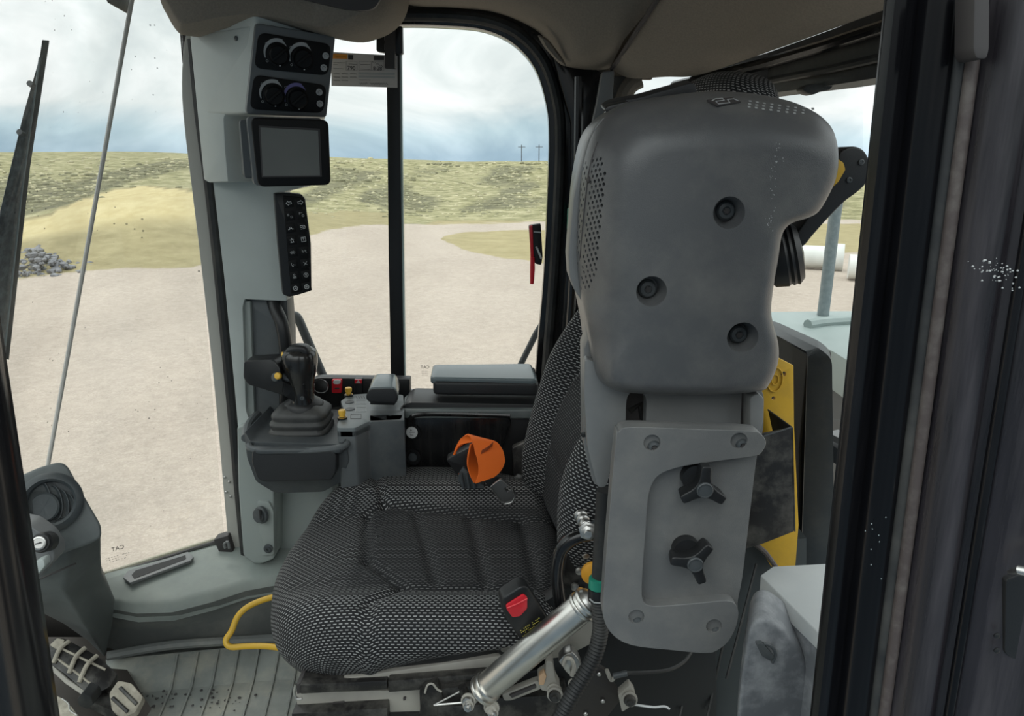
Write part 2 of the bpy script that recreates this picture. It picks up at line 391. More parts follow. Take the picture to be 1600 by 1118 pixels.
ds = [.4 * (260 / .4) ** (i / 190) for i in range(191)]
yb = [(0, 440), (100, 426), (180, 420), (300, 417), (480, 370), (500, 362), (560, 352), (850, 347), (1600, 340)]
for az in azs:
    for d in ds:
        z = land(az, d); p = V((d * math.sin(az), d * math.cos(az), z)); g_v.append(p)
        q = proj(p)
        if q is None: A_g.append(0); A_t.append(0); A_b.append(0); continue
        x, y = q
        g = (lerp(yb, x) - y) / 16 + .5
        if x > 680:
            bt = lerp([(688, 373), (720, 388), (760, 398), (850, 411), (950, 412), (1200, 394), (1600, 392)], x); tp = lerp([(688, 371), (720, 363), (800, 360), (1200, 350), (1600, 348)], x)
            g = max(g, min((bt - y), (y - tp)) / 10 + .5 - max(0, 692 - x) / 8)
        A_g.append(max(0, min(1, g)))
        t = 0; b = 0
        if x < 420:
            mt_ = lerp([(0, 372), (40, 352), (110, 325), (180, 300), (230, 296), (300, 303), (420, 330)], x)
            mb_ = lerp([(0, 392), (40, 372), (160, 350), (240, 343), (305, 346), (420, 360)], x)
            if y > mt_ - 6: t = 1.0 if y < mb_ else .45
            if abs(y - mb_) < 4: t = .45 + .55 * (mb_ + 4 - y) / 8
            bu = lerp([(0, 275), (100, 285), (200, 262), (260, 250), (420, 262)], x); bl = lerp([(0, 365), (40, 336), (110, 318), (200, 285), (290, 262), (420, 285)], x)
            b = max(0, min(1, min(y - bu, bl - y) / 14 + .5))
        else:
            if x > 670 and y > 346: t = .55
            if y > 330 and x < 620: t = .3
            dd = noise.noise(V((x * .012, y * .035 + x * .008, 5)))
            b = max(0, min(1, .45 + dd * 1.3)) * sst(252, 268, y) * (1 - sst(318, 340, y))
        A_t.append(t); A_b.append(b)
nd = len(ds)
for i in range(len(azs) - 1):
    for j in range(nd - 1):
        a = i * nd + j; g_f.append((a, a + nd, a + nd + 1, a + 1))
mg = bpy.data.materials.new('gravel_and_grassland'); mg.use_nodes = True; nt = mg.node_tree; N = nt.nodes.new; L = nt.links.new
bs = nt.nodes['Principled BSDF']; bs.inputs['Roughness'].default_value = .95; bs.inputs['Specular IOR Level'].default_value = .1
geo = N('ShaderNodeNewGeometry')
def nzz(sc, det=6, ro=.6, mp=None):
    n = N('ShaderNodeTexNoise'); n.inputs['Scale'].default_value = sc; n.inputs['Detail'].default_value = det; n.inputs['Roughness'].default_value = ro
    s_ = geo.outputs['Position']
    if mp: q = N('ShaderNodeMapping'); q.inputs['Scale'].default_value = mp; L(s_, q.inputs[0]); s_ = q.outputs[0]
    L(s_, n.inputs['Vector']); return n.outputs[0]
def ramp(f, stops):
    r = N('ShaderNodeValToRGB'); L(f, r.inputs[0]); el = r.color_ramp.elements
    el[0].position, el[0].color = stops[0][0], (*stops[0][1], 1); el[1].position, el[1].color = stops[-1][0], (*stops[-1][1], 1)
    for p_, c_ in stops[1:-1]: q = el.new(p_); q.color = (*c_, 1)
    return r.outputs[0]
def mixc(f, a, b, bt='MIX'):
    m_ = N('ShaderNodeMix'); m_.data_type = 'RGBA'; m_.blend_type = bt
    for k, q in (('Factor', f), ('A', a), ('B', b)):
        if isinstance(q, (int, float)): m_.inputs[k].default_value = q
        elif isinstance(q, tuple): m_.inputs[k].default_value = (*q, 1)
        else: L(q, m_.inputs[k])
    return m_.outputs['Result']
def mth(op, a, b, c=None):
    n = N('ShaderNodeMath'); n.operation = op
    for i, q in enumerate((a, b, c)):
        if q is None: continue
        if isinstance(q, (int, float)): n.inputs[i].default_value = q
        else: L(q, n.inputs[i])
    return n.outputs[0]
def attr(nm): n = N('ShaderNodeAttribute'); n.attribute_name = nm; return n.outputs['Fac']
def edge(nm, amp, sc, lo=.42, hi=.58):
    v_ = mth('ADD', attr(nm), mth('MULTIPLY', mth('SUBTRACT', nzz(sc), .5), amp)); r = N('ShaderNodeMapRange'); r.inputs['From Min'].default_value = lo; r.inputs['From Max'].default_value = hi; L(v_, r.inputs[0]); return r.outputs[0]
grav = ramp(nzz(9, 10, .75), [(.33, (.33, .28, .235)), (.5, (.47, .40, .337)), (.68, (.62, .53, .455))])
grav = mixc(.42, grav, ramp(nzz(42, 6, .8), [(.38, (.30, .25, .21)), (.5, (.43, .365, .305)), (.63, (.68, .59, .51))]))
grav = mixc(.32, grav, ramp(nzz(.55, 5, .6, (1, .45, 1)), [(.35, (.38, .32, .27)), (.65, (.57, .49, .42))]))
gr = ramp(nzz(1.1, 9, .72), [(.33, (.14, .135, .07)), (.5, (.31, .29, .16)), (.66, (.50, .45, .29))])
tn = ramp(nzz(2.2, 8, .7, (1, .5, 1)), [(.3, (.48, .39, .20)), (.7, (.62, .53, .31))])
ol = ramp(nzz(1.5, 8, .7), [(.3, (.26, .22, .12)), (.7, (.40, .345, .20))])
br = ramp(nzz(1.6, 9, .75), [(.35, (.09, .085, .06)), (.52, (.19, .18, .11)), (.7, (.36, .33, .20))])
tt = attr('tan')
tcol = mixc(mth('MULTIPLY', mth('SUBTRACT', tt, .45), 1.82), ol, tn)
hill = mixc(edge('brush', .9, .35, .35, .65), gr, br)
r_ = N('ShaderNodeMapRange'); r_.inputs['From Min'].default_value = .12; r_.inputs['From Max'].default_value = .32; L(tt, r_.inputs[0])
veg = mixc(r_.outputs[0], hill, tcol)
fin = mixc(edge('grass', .7, .9), grav, veg)
L(fin, bs.inputs['Base Color'])
bp = N('ShaderNodeBump'); bp.inputs['Strength'].default_value = .6; bp.inputs['Distance'].default_value = .05; L(nzz(16, 8, .7), bp.inputs['Height']); L(bp.outputs[0], bs.inputs['Normal'])
mb = MB(); mb.v = g_v; mb.f = g_f; mb.at = {'grass': A_g, 'tan': A_t, 'brush': A_b}; mb.uv = [(q.x, q.y) for q in g_v]
gnd = mb.build('ground', mg, kind='structure')

# scrub on the hillside, rubble heap, culvert pipes, far poles
def blob(mb, c, r, sq=.7, sub=1, rough_=.35):
    bm = bmesh.new(); bmesh.ops.create_icosphere(bm, subdivisions=sub, radius=1); sd = random.random() * 99
    mb.add([c + V((q.co.x, q.co.y, q.co.z * sq)) * r * (1 + rough_ * noise.noise(q.co * 2.2 + V((sd, 0, 0)))) for q in bm.verts], [tuple(v_.index for v_ in f_.verts) for f_ in bm.faces]); bm.free()
M['scrub'] = mat('grey_green_scrub', (.27, .255, .155), .95, var=.45, vscale=1.5, bump=1, bscale=9)
M['rock'] = mat('blue_grey_rock', (.20, .20, .21), .85, var=.4, vscale=5)
mb = MB()
def cands(n, xr, yr, dens):
    k = 0
    while k < n:
        x = random.uniform(*xr); y = random.uniform(*yr)
        if random.random() > dens(x, y): continue
        k += 1
        az = math.atan((x - 800) / F / 1.03)
        best = None
        for d in [28 + i * 1.2 for i in range(66)]:
            p = V((d * math.sin(az), d * math.cos(az), land(az, d))); q = proj(p)
            if abs(q[1] - y) < 2.5: best = (p, d); break
        if best: yield best
for p, d in cands(380, (-60, 330), (255, 330), lambda x, y: 1 if lerp([(0, 275), (200, 262), (260, 250), (420, 262)], x) < y < lerp([(0, 365), (40, 336), (110, 318), (200, 285), (290, 262)], x) else .05):
    blob(mb, p, random.uniform(.08, .28) * d / 55, .6)
for p, d in cands(460, (480, 900), (254, 338), lambda x, y: .3 + noise.noise(V((x * .012, y * .035 + x * .008, 5))) * 2):
    blob(mb, p, random.uniform(.08, .26) * d / 55, .6)
mt2 = MB()
for p, d in cands(620, (-60, 900), (246, 338), lambda x, y: .8 if (x < 330 and y < lerp([(0, 365), (40, 336), (110, 318), (200, 285), (290, 262)], x)) or x > 480 else 0):
    blob(mt2, p, random.uniform(.08, .26) * d / 60, .6)
o = mt2.build('grass_tussocks', mat('pale_tussock_grass', (.46, .42, .27), .95, var=.25, vscale=2), ang=180); tag(o, 'pale dry grass tussocks dotted over the far hillside', 'grass'); o['kind'] = 'stuff'
o = mb.build('scrub_brush', M['scrub'], ang=180); tag(o, 'low grey green brush scattered over the grassy hillside', 'brush'); o['kind'] = 'stuff'
mb = MB()
for k in range(620):
    t = random.random() ** 1.3; x = 12 + 172 * t; hgt = (1 - t) * .52 + .05
    p = PZ(x, random.uniform(428, 452) - 8 * t, GZ); s_ = random.random() ** .8
    blob(mb, p + V((0, s_ * 1.0, s_ * hgt)), random.uniform(.03, .10), .75, 1, .8)
o = mb.build('rubble_heap', M['rock'], ang=20); tag(o, 'heap of broken blue grey rock at the edge of the gravel yard', 'rocks'); o['kind'] = 'stuff'
for (a, b, nm_) in (((1190, 397), (1318, 403), 'white culvert pipe lying behind the machine, seen left of the steel post'), ((1326, 416), (1500, 424), 'white culvert pipe lying behind the machine, right of the steel post and nearer')):
    A = PZ(*a, GZ + .3); B = PZ(*b, GZ + .3); ax = (B - A); n_ = ax.length
    mb = MB().lathe(A, ax, [(.18, 0), (.27, 0), (.27, n_ - .3), (.34, n_ - .28), (.34, n_), (.2, n_), (.18, n_ - .1)], 28)
    tag(mb.build('culvert_pipe', M['whitepipe']), nm_, 'pipe', 'culvert pipes')
for k, x in enumerate((815, 842)):
    az = math.atan((x - 800) / F / 1.03); d = 104; z = land(az, d); b = V((d * math.sin(az), d * math.cos(az), z - .2))
    mb = MB().tube([b, b + V((0, 0, 2.4))], .06, 8).bar(b + V((-.5, 0, 2.1)), b + V((.5, 0, 2.1)), .06, .06)
    tag(mb.build('utility_pole', M['ink']), ('left' if k == 0 else 'right') + ' one of two tiny utility poles on the far ridge', 'pole', 'utility poles')

# ================================================================== THE CAB SHELL
def S(o): o['kind'] = 'structure'; return o
YW = 1.72
# ---- floor and footwell
fl = MB()
pts = [(-1.25, .42), (.75, .42), (.75, 1.78), (-.62, 1.78), (-.80, 1.60), (-1.25, 1.30)]
fl.prism([V((x, y, .1)) for x, y in pts], (0, 0, -.12))
S(fl.build('floor', M['floor'], bevel=0))
# ribbed mat rising to the riser
edgepts = [(165, 1030), (250, 1022), (350, 1012), (420, 1006), (470, 1004), (560, 1002)]
mb = MB(); top_ = [PZ(a, b, .13) for a, b in edgepts]; mid = [PZ(a + 12, b + 56, .105) for a, b in edgepts]; nr = [V((q.x, .6, .104)) for q in mid]
mb.loft([top_, mid, nr, [q - V((0, 0, .02)) for q in nr], [q - V((0, 0, .02)) for q in mid], [q - V((0, 0, .05)) for q in top_], top_], cap=False, closed=False)
fm = mb.build('floor_mat', M['floor'], ang=10); tag(fm, 'muddy grey ribbed rubber mat on the cab floor in front of the seat', 'floor mat')
for k in range(9):
    x = 215 + k * 32
    a = PZ(x + 62, lerp(edgepts, x + 62) + 3, .131); b = PZ(x + 52, lerp(edgepts, x + 52) + 56, .107); c = V((b.x + .045, b.y - .32, .106))
    MB().tube([a, b, c], .0028, 6).build('rib', M['floor'], fm)
mb = MB()
for k in range(60):
    x = random.gauss(345, 26) if k % 2 else random.gauss(245, 16); y = random.gauss(1092, 12)
    if y < 1072 or y > 1117 or x < 215: continue
    blob(mb, PZ(x, y, .108), random.uniform(.001, .0038), .35, 1, .6)
o = mb.build('mud_crumbs', M['ink'], ang=180); tag(o, 'dark crumbs of mud scattered on the floor mat', 'mud'); o['kind'] = 'stuff'
# ---- riser and sill ledge below the windscreen corner
ZL = .285
front = [(176, 938), (215, 945), (270, 943), (330, 928), (385, 910), (430, 902), (520, 900)]
back = [(150, 902), (172, 893), (250, 868), (352, 838), (372, 850), (430, 850), (520, 850)]
fA = [PZ(a, b, ZL - .01) for a, b in front]; bA = [PZ(a, b, ZL + .012) for a, b in back]
base = [PZ(a, b, .1) for a, b in [(150, 1030), (205, 1024), (262, 1018), (330, 1014), (385, 1010), (430, 1006), (520, 1002)]]
lip = [q + V((0, -.006, -.016)) for q in fA]
mb = MB().loft([bA, [a * .97 + b * .03 for a, b in zip(fA, bA)], fA], cap=False, closed=False)
mb2 = MB().loft([bA, [a.lerp(b, .92) + V((0, 0, .004)) for a, b in zip(bA, fA)], fA, lip], cap=False, closed=False)
low = [q - V((0, 0, .03)) for q in lip]
mb2.loft([[q - V((0, 0, .02)) for q in lip], [q - V((0, 0, .02)) for q in bA]], cap=False, closed=False)
S(mb2.build('trim_1', M['ledge'], ang=60))
mid_ = [a.lerp(b, .55) + V((0, .02, 0)) for a, b in zip(lip, base)]
S(MB().loft([lip, mid_, base, [q - V((0, 0, .03)) for q in base]], cap=False, closed=False).build('trim_2', M['riser'], ang=60))
# raised strip at the foot of the riser
sk = [PZ(a, b, .15) for a, b in [(168, 1024), (260, 1008), (350, 1001), (440, 996)]]
S(MB().tube(cat(sk, n=5), .010, 8).build('trim_3', M['riser']))
S(MB().tube([lip[0] + V((-.002, -.01, 0)), base[0].lerp(base[1], .4) + V((0, -.015, .03))], .003, 6).build('trim_4', M['ink']))
# ---- right-hand door frame and window
def pw(pts, Y=YW): return px2(pts, Y)
inner = cat(pw([(400, 60), (440, 42), (620, 38), (700, 40), (755, 46), (800, 66), (835, 105), (853, 160), (858, 215), (855, 320), (849, 440), (842, 520), (836, 590), (828, 614), (800, 618), (620, 616), (440, 616), (400, 600), (396, 400), (396, 200)]), True, 5)
ctr_ = sum(inner, V((0, 0, 0))) / len(inner)
outer = cat(pw([(352, 20), (420, -20), (620, -12), (710, -12), (790, 0), (850, 28), (892, 80), (915, 150), (920, 215), (916, 320), (905, 440), (900, 520), (895, 600), (890, 660), (830, 680), (620, 680), (420, 680), (372, 660), (366, 400), (356, 200)]), True, 5)
fr_ = MB().ringprism(outer, inner, (0, .05, 0)); S(fr_.build('trim_5', M['gloss'], bevel=.006, segs=3))
nest = [q.lerp(ctr_, .012) for q in inner]
S(MB().tube([q + V((0, -.006, 0)) for q in [a.lerp(b, .28) for a, b in zip(inner, outer)]], .013, 10, True).build('trim_6', M['rubber']))
S(MB().tube([q + V((0, -.002, 0)) for q in [a.lerp(b, .75) for a, b in zip(inner, outer)]], .009, 8, True).build('trim_7', M['gloss']))
win3 = S(MB().prism([q + V((0, .028, 0)) for q in [a.lerp(b, .15) for a, b in zip(inner, outer)]], (0, .004, 0)).build('window_1', M['glass']))
# wall below the window, and pillar behind it
S(MB().prism(pw([(400, 672), (900, 672), (900, 1118), (560, 1118), (420, 900)]), (0, .05, 0)).build('wall_right', M['dkgrey']))
S(MB().prism(rc(pw([(857, 60), (905, 90), (945, 118), (935, 300), (915, 700), (870, 700), (880, 500), (893, 300), (893, 190)], 1.66), .01), (0, .10, 0)).build('trim_8', M['gloss'], bevel=.008, segs=3))
S(MB().tube(px2([(905, 120), (903, 300), (893, 480), (880, 640)], 1.64), .010, 10).build('trim_9', M['gloss']))
# sliding window divider with its catch plate and edge of the second pane
dv = thing('window_divider', 'black upright bar dividing the sliding side window', 'window bar', P(622, 614, 1.70))
MB().prism(px2([(603, 50), (624, 50), (625, 200), (627, 400), (632, 616), (611, 616), (607, 400), (605, 200)], 1.70), (0, .03, 0)).build('bar', M['black'], dv, .002)
MB().prism(px2([(625, 84), (627.5, 84), (629, 250), (634, 616), (631.5, 616), (626, 250)], 1.705), (0, .012, 0)).build('glass_edge', mat('pale_green_glass_edge', (.55, .68, .64), .25), dv)
mb = MB().prism(rc(px2([(588, 48), (628, 40), (629, 84), (612, 84), (588, 80)], 1.685), .004), (0, .02, 0)); pl = mb.build('catch_plate', M['black'], dv, .001)
cut(pl, MB().prism(rc(px2([(598.5, 50), (601.5, 50), (601.5, 62), (598.5, 62)], 1.67), .002), (0, .06, 0)))
cut(pl, MB().prism(rc(px2([(598.5, 66), (601.5, 66), (601.5, 77), (598.5, 77)], 1.67), .002), (0, .06, 0)))
MB().prism(px2([(601, 40), (617, 40), (617, 107), (601, 106)], 1.675), (0, .02, 0)).build('catch_tongue', M['ink'], dv, .001)
# ---- windscreen: angled corner pane and front pane, seam strip between
A0 = V((-.672, 1.557, .30)); A1 = V((-.655, 1.60, 1.62))
S0 = PP(62, 792, V((-.923, 1.368, .587)), V((.7193 * .2, -.9, 0)) ) if False else V((-.955, 1.335, .44)); S1 = P(211, -34, 1.53)
sb = P(75, 720, 1.368); st = P(205, 0, 1.52); sdir = (st - sb) / (st.z - sb.z)
S0 = sb + sdir * (.27 - sb.z); S1 = sb + sdir * (1.66 - sb.z)
S(MB().prism([A0, A1, S1, S0], (-.003, .004, 0)).build('window_2', M['glassd']))
W0 = S0 + V((-.02, -1.0, 0)); W1 = S1 + V((-.02, -1.05, 0))
S(MB().prism([S0, S1, W1, W0], (-.005, 0, 0)).build('window_3', M['glassd']))
S(MB().tube([S0 + V((.003, -.003, 0)), S1 + V((.003, -.003, 0))], .0042, 8).build('trim_10', M['strip']))
S(MB().tube([PZ(118, 908, .292), PZ(172, 894, .294), PZ(250, 869, .298), PZ(352, 838, .302)], .0055, 8).build('trim_11', mat('cream_sill_seal', (.45, .42, .32), .5)))
S(MB().tube([PZ(118, 913, .292), PZ(172, 899, .29), PZ(250, 874, .294), PZ(338, 846, .300)], .005, 8).build('trim_12', M['ink']))
S(slab('trim_13', M['ink'], [(333, 843), (356, 836), (364, 862), (346, 872)], 1.53, 1.56))
# front A-post
mb = MB().prism(cat(px2([(291, 50), (284, 110), (286, 180), (300, 300), (318, 450), (338, 640), (352, 800), (360, 862), (378, 878), (386, 872), (382, 800), (368, 640), (352, 470), (332, 300), (308, 120), (300, 60)], 1.545), True, 3), (0, .05, 0))
S(mb.build('trim_14', mat('scuffed_bronze_post', (.46, .45, .41), .35, dust=.3, dustcol=(.36, .36, .33), dscale=8, streak=True), bevel=.006, segs=3))
S(MB().tube(cat(px2([(303, 62), (314, 180), (330, 300), (347, 460), (364, 640), (376, 780), (385, 868)], 1.525), n=4), .0125, 10).build('trim_15', M['rubber']))
S(slab('trim_16', M['ink'], [(280, 50), (294, 50), (292, 95), (284, 100)], 1.6, 1.65))
for k, (x, y) in enumerate([(351, 745), (358, 752), (353, 768), (360, 775)]):
    c = P(x, y, 1.543); tag(MB().lathe(c, (0, -1, 0), [(.003, 0), (.003, .002), (.0015, .003)], 10).build('rivet', M['zinc']), ['upper left', 'upper right', 'lower left', 'lower right'][k] + ' one of four small bright rivets low on the front post', 'rivet', 'rivets on the front post')
# ---- ceiling and headliner
S(MB().prism([V(q) for q in [(-1.0, .40, 1.66), (.80, .40, 1.66), (.80, 1.95, 1.66), (-.6, 1.95, 1.66), (-1.0, 1.6, 1.66)]], (0, 0, .06)).build('ceiling', M['liner']))
# side cover of the headliner, following the door frame
hl = thing('side_headliner', 'brown grey fabric headliner cover curving above the side window', 'headliner', P(800, 40, 1.6)); hl.location = (0, 0, 0) if False else hl.location
lowr = px2([(560, -16), (640, 2), (700, 5), (770, 12), (830, 36), (860, 62), (880, 98), (905, 106), (935, 108), (953, 106)], 1.63)
midr = px2([(560, -40), (640, -25), (720, -18), (790, -8), (850, 15), (885, 45), (905, 78), (915, 86), (940, 82), (975, 62)], 1.50)
hir = px2([(560, -160), (640, -150), (740, -140), (820, -130), (880, -110), (920, -90), (950, -70), (975, -55), (1010, -40), (1050, -30)], 1.38)
und = [q + V((0, .07, .004)) for q in lowr]
def sm(r): return cat(r, n=6)
MB().loft([[V((q.x, q.y - .03, 1.67)) for q in sm(hir)], sm(hir), sm(midr), sm(lowr), sm(und)], cap=False, closed=False).build('cover', M['liner'], hl, ang=80)
MB().loft([rc(px2([(838, 52), (856, 60), (880, 92), (886, 105), (874, 100), (850, 74)], 1.60), .01), rc([q + V((0, -.012, -.002)) for q in px2([(846, 58), (856, 64), (876, 92), (880, 98), (872, 94), (854, 74)], 1.60)], .006)]).build('moulded_rib', M['liner'], hl, ang=60)
# rear headliner
S(slab('trim_35', M['liner'], [(880, 80), (1020, 92), (1020, 124), (900, 122)], 1.69, 1.71))
rh = thing('rear_headliner', 'brown grey fabric roof lining above the rear window', 'headliner', P(1180, 60, 1.3))
Q = lambda x, y, Y: P(x, y, Y)
b_ = [Q(956, 108, 1.62), Q(985, 122, 1.60), Q(1040, 120, 1.56), Q(1092, 117, 1.52), Q(1200, 80, 1.28), Q(1300, 44, 1.12), Q(1420, 0, .98)]
m_ = [Q(968, 88, 1.52), Q(1000, 96, 1.50), Q(1060, 90, 1.46), Q(1120, 76, 1.40), Q(1210, 40, 1.2), Q(1310, 5, 1.06), Q(1420, -35, .95)]
t_ = [Q(1026, 0, 1.36), Q(1060, -10, 1.33), Q(1110, -25, 1.28), Q(1180, -40, 1.2), Q(1260, -70, 1.05), Q(1340, -100, .92), Q(1420, -130, .84)]
t2 = [Q(1040, -140, 1.2), Q(1080, -160, 1.15), Q(1130, -180, 1.1), Q(1200, -200, 1.0), Q(1280, -220, .9), Q(1350, -240, .8), Q(1420, -260, .74)]
MB().loft([[V((q.x, q.y - .02, 1.67)) for q in sm(t2)], sm(t2), sm(t_), sm(m_), sm(b_), [q + V((.03, .06, .01)) for q in sm(b_)]], cap=False, closed=False).build('cover', M['liner'], rh, ang=80)
MB().prism([Q(1080, -60, 1.42), Q(980, -60, 1.45), Q(900, 60, 1.66), Q(935, 100, 1.68), Q(1000, 112, 1.66), Q(1060, 60, 1.55)], (0, .01, 0)).build('backing', M['liner'], rh)
MB().tube(cat([Q(1029, -4, 1.352), Q(1000, 40, 1.42), Q(972, 84, 1.515), Q(956, 108, 1.60)], n=4), .0042, 8).build('seam_gap', M['ink'], rh)
# front overhead housing
oh = thing('overhead_housing', 'brown grey fabric overhead console moulding above the switch pillar', 'headliner', P(430, 40, 1.4))
oo = cat(px2([(236, -110), (248, -10), (262, 25), (278, 50), (294, 55), (340, 46), (396, 39), (450, 45), (523, 59), (560, 53), (592, 36), (612, 6), (622, -60), (620, -120), (440, -135)], 1.42), True, 4)
oc = sum(oo, V((0, 0, 0))) / len(oo)
oi = [q.lerp(P(430, -10, 1.42), .16) for q in oo]
MB().loft([[q + V((0, .2, .02)) for q in oo], oo, [q.lerp(r__, .35) + V((0, -.028, 0)) for q, r__ in zip(oo, oi)], [q.lerp(r__, .8) + V((0, -.05, 0)) for q, r__ in zip(oo, oi)], [q + V((0, -.056, 0)) for q in oi]]).build('housing', M['liner'], oh, ang=70)
MB().prism(cat([q + V((0, -.062, 0)) for q in px2([(430, -20), (470, 4), (520, 18), (560, 26), (592, 24), (606, 0), (600, -30), (500, -40)], 1.42)], True, 4), (0, .01, 0)).build('dark_underside', M['ink'], oh)  # ink sheet laid on to paint the housing's dark underside
# ---- rear header, window and end wall
hdr = [Q(1088, 118, 1.68), Q(1200, 82, 1.38), Q(1300, 46, 1.22), Q(1440, -8, 1.04)]; hdl = [Q(1000, 172, 1.68), Q(1200, 146, 1.38), Q(1300, 133, 1.22), Q(1440, 110, 1.04)]
S(MB().loft([hdr, hdl, [q + V((.06, .03, 0)) for q in hdl], [q + V((.06, .03, 0)) for q in hdr]], closed=False, cap=False).build('trim_17', M['rubber'], ang=30))
h2 = [q + V((-.012, -.006, 0)) for q in [a.lerp(b, .30) for a, b in zip(hdr, hdl)]]
S(MB().tube(h2, .010, 10).build('trim_18', M['gloss']))
h3 = [q + V((-.008, -.004, 0)) for q in [a.lerp(b, .72) for a, b in zip(hdr, hdl)]]
S(MB().tube(h3, .006, 8).build('trim_19', M['rubber']))
mb = MB()
ck = px2([(1253, 139), (1262, 146), (1272, 148), (1282, 143), (1296, 141), (1304, 133), (1300, 128), (1260, 132)], 1.24)
tag(MB().prism(rc(ck, .004), (0, .03, 0)).build('window_catch', M['rubber'], bevel=.002), 'small black catch hanging under the rear window header', 'catch')
S(MB().prism([Q(940, 150, 1.72), Q(1345, 118, 1.16), Q(1345, 660, 1.16) , Q(960, 620, 1.72)], (.004, .002, 0)).build('window_4', glass('rear_window_glass', .02, .0)))
# pale trim strip and corner moulding right of the pillar
S(slab('trim_20', M['bracket'], [(941, 112), (960, 110), (957, 160), (945, 175), (935, 195), (926, 190), (933, 160)], 1.58, 1.61, r=.004))
S(MB().tube(cat(px2([(1000, 124), (985, 133), (975, 150), (970, 170)], 1.66), n=4), .018, 10).build('trim_21', M['liner']))
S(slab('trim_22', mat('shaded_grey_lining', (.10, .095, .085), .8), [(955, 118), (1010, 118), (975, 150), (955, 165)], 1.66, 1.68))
# black rear inner panel with padded rim
rp = thing('seat_partition', 'tall black padded partition standing between seat and rear window', 'partition', P(1270, 900, 1.2))
top = [Q(1150, 500, 1.50), Q(1215, 519, 1.36), Q(1272, 545, 1.22)]
pm = MB()
outl = [Q(1150, 505, 1.5), Q(1212, 525, 1.36), Q(1262, 552, 1.2), Q(1250, 700, 1.2), Q(1248, 980, 1.2), Q(1150, 980, 1.5)]
pm.prism(outl, (.05, .02, 0)); pm.build('panel', M['leather'], rp, .006, 3)
rim = rc([Q(1140, 497, 1.5), Q(1208, 514, 1.36), Q(1288, 546, 1.16), Q(1303, 800, 1.12), Q(1300, 980, 1.1)], 0)
def swp(path, wv, hv):
    return MB().loft([[p, p + wv, p + wv + hv, p + hv] for p in path])
rr = MB()
pth = [Q(1130, 494, 1.52), Q(1208, 514, 1.36), Q(1262, 535, 1.22)]
front_ = rc([Q(1150, 505, 1.46), Q(1210, 522, 1.32), Q(1262, 550, 1.18), Q(1252, 900, 1.15), Q(1290, 900, 1.13), Q(1303, 800, 1.13), Q(1300, 560, 1.15), Q(1282, 545, 1.17), Q(1214, 513, 1.36), Q(1150, 497, 1.50)], .012)
rr.prism(front_, (.02, .055, 0)).build('padded_rim', M['dkgrey'], rp, .008, 3)
# outside behind the rear window: fender, post, dark body
fd = thing('rear_fender', 'dusty grey green rear fender seen through the back window', 'fender', PZ(1280, 560, .3))
ftop = rc([PZ(1195, 487, .675), PZ(1400, 485, .675), PZ(1400, 600, .675), PZ(1330, 566, .675), PZ(1296, 545, .675), PZ(1195, 512, .675)], .03)
MB().prism(ftop, (0, 0, -.10)).build('top', M['fender'], fd, .012, 3)
MB().prism([q + V((.01, .02, -.10)) for q in ftop], (0, 0, -.9)).build('side_panel', M['dkgrey'], fd)
MB().tube(cat([PZ(1262, 507, .684), PZ(1300, 502, .684), PZ(1400, 498, .684)], n=4), .016, 8).build('pressed_rib', M['fender'], fd)
pp_ = MB().tube([P(1310, 300, 2.35), P(1304, 340, 2.35), P(1286, 492, 2.35)], .0185, 12)
tag(pp_.build('handrail_post', M['galv']), 'speckled grey steel post standing outside the rear window', 'post')
dk = thing('rear_ledge', 'dark ledge with pale edge outside below the fender', 'ledge', P(1310, 690, 1.3))
MB().bar(Q(1300, 677, 1.32), Q(1330, 692, 1.28), .03, .012).build('edge', M['bracket'], dk)
MB().bar(Q(1300, 700, 1.32), Q(1330, 720, 1.28), .03, .03).build('body', M['dkgrey'], dk)
# ---- near door opening: frame posts either side of the camera's view
def post(name, mt_, prof, lean, z0=-.05, z1=1.62, bev=0):
    """Extrude a plan outline upward with a slight lean; outline measured at z = .735."""
    a = [V((x + lean * (z0 - .735), y, z0)) for x, y in prof]; b = [V((x + lean * (z1 - .735), y, z1)) for x, y in prof]
    return S(MB().loft([a, b]).build(name, mt_, bevel=bev, segs=3, ang=50))
def arc2(cx_, cy_, r, a0, a1, n=10): return [(cx_ + r * math.cos(a0 + (a1 - a0) * i / n), cy_ + r * math.sin(a0 + (a1 - a0) * i / n)) for i in range(n + 1)]
LN = .035
post('trim_23', M['gloss'], [(-.3725, .50), (-.375, .515), (-.39, .53), (-.50, .53), (-.50, .42), (-.415, .42), (-.405, .455), (-.385, .465), (-.3745, .485)], LN)
post('trim_24', M['rubber'], arc2(-.402, .447, .011, 0, 2 * PI, 14)[:-1], LN)
post('trim_25', M['seal'], [(-.412, .43), (-.425, .418), (-.50, .41), (-.50, .44), (-.42, .445)], LN)
LR = -.0185
M['pillar_gloss'] = mat('pillar_gloss_paint', (.004, .004, .005), .2, streak=True, dust=.10, dustcol=(.09, .085, .09), dscale=38, spec=.3)
M['pillar_satin'] = mat('pillar_satin_painted_reflections', (.016, .014, .017), .26, streak=True, dust=.35, dustcol=(.13, .12, .13), dscale=34, var=.5, vscale=90)  # streaky variation paints grey reflections into the pillar colour
post('trim_26', M['pillar_gloss'], [(.2425, .500), (.2420, .504), (.2580, .535), (.262, .54), (.276, .53), (.272, .497), (.2655, .4945), (.262, .500), (.255, .4985), (.249, .494), (.2445, .495)], LR)
post('trim_27', M['pillar_gloss'], arc2(.2745, .500, .0135, PI, 2 * PI, 14) + [(.288, .54), (.261, .54)], LR)
post('trim_28', M['rubber'], arc2(.2855, .489, .0045, 0, 2 * PI, 12)[:-1], LR)
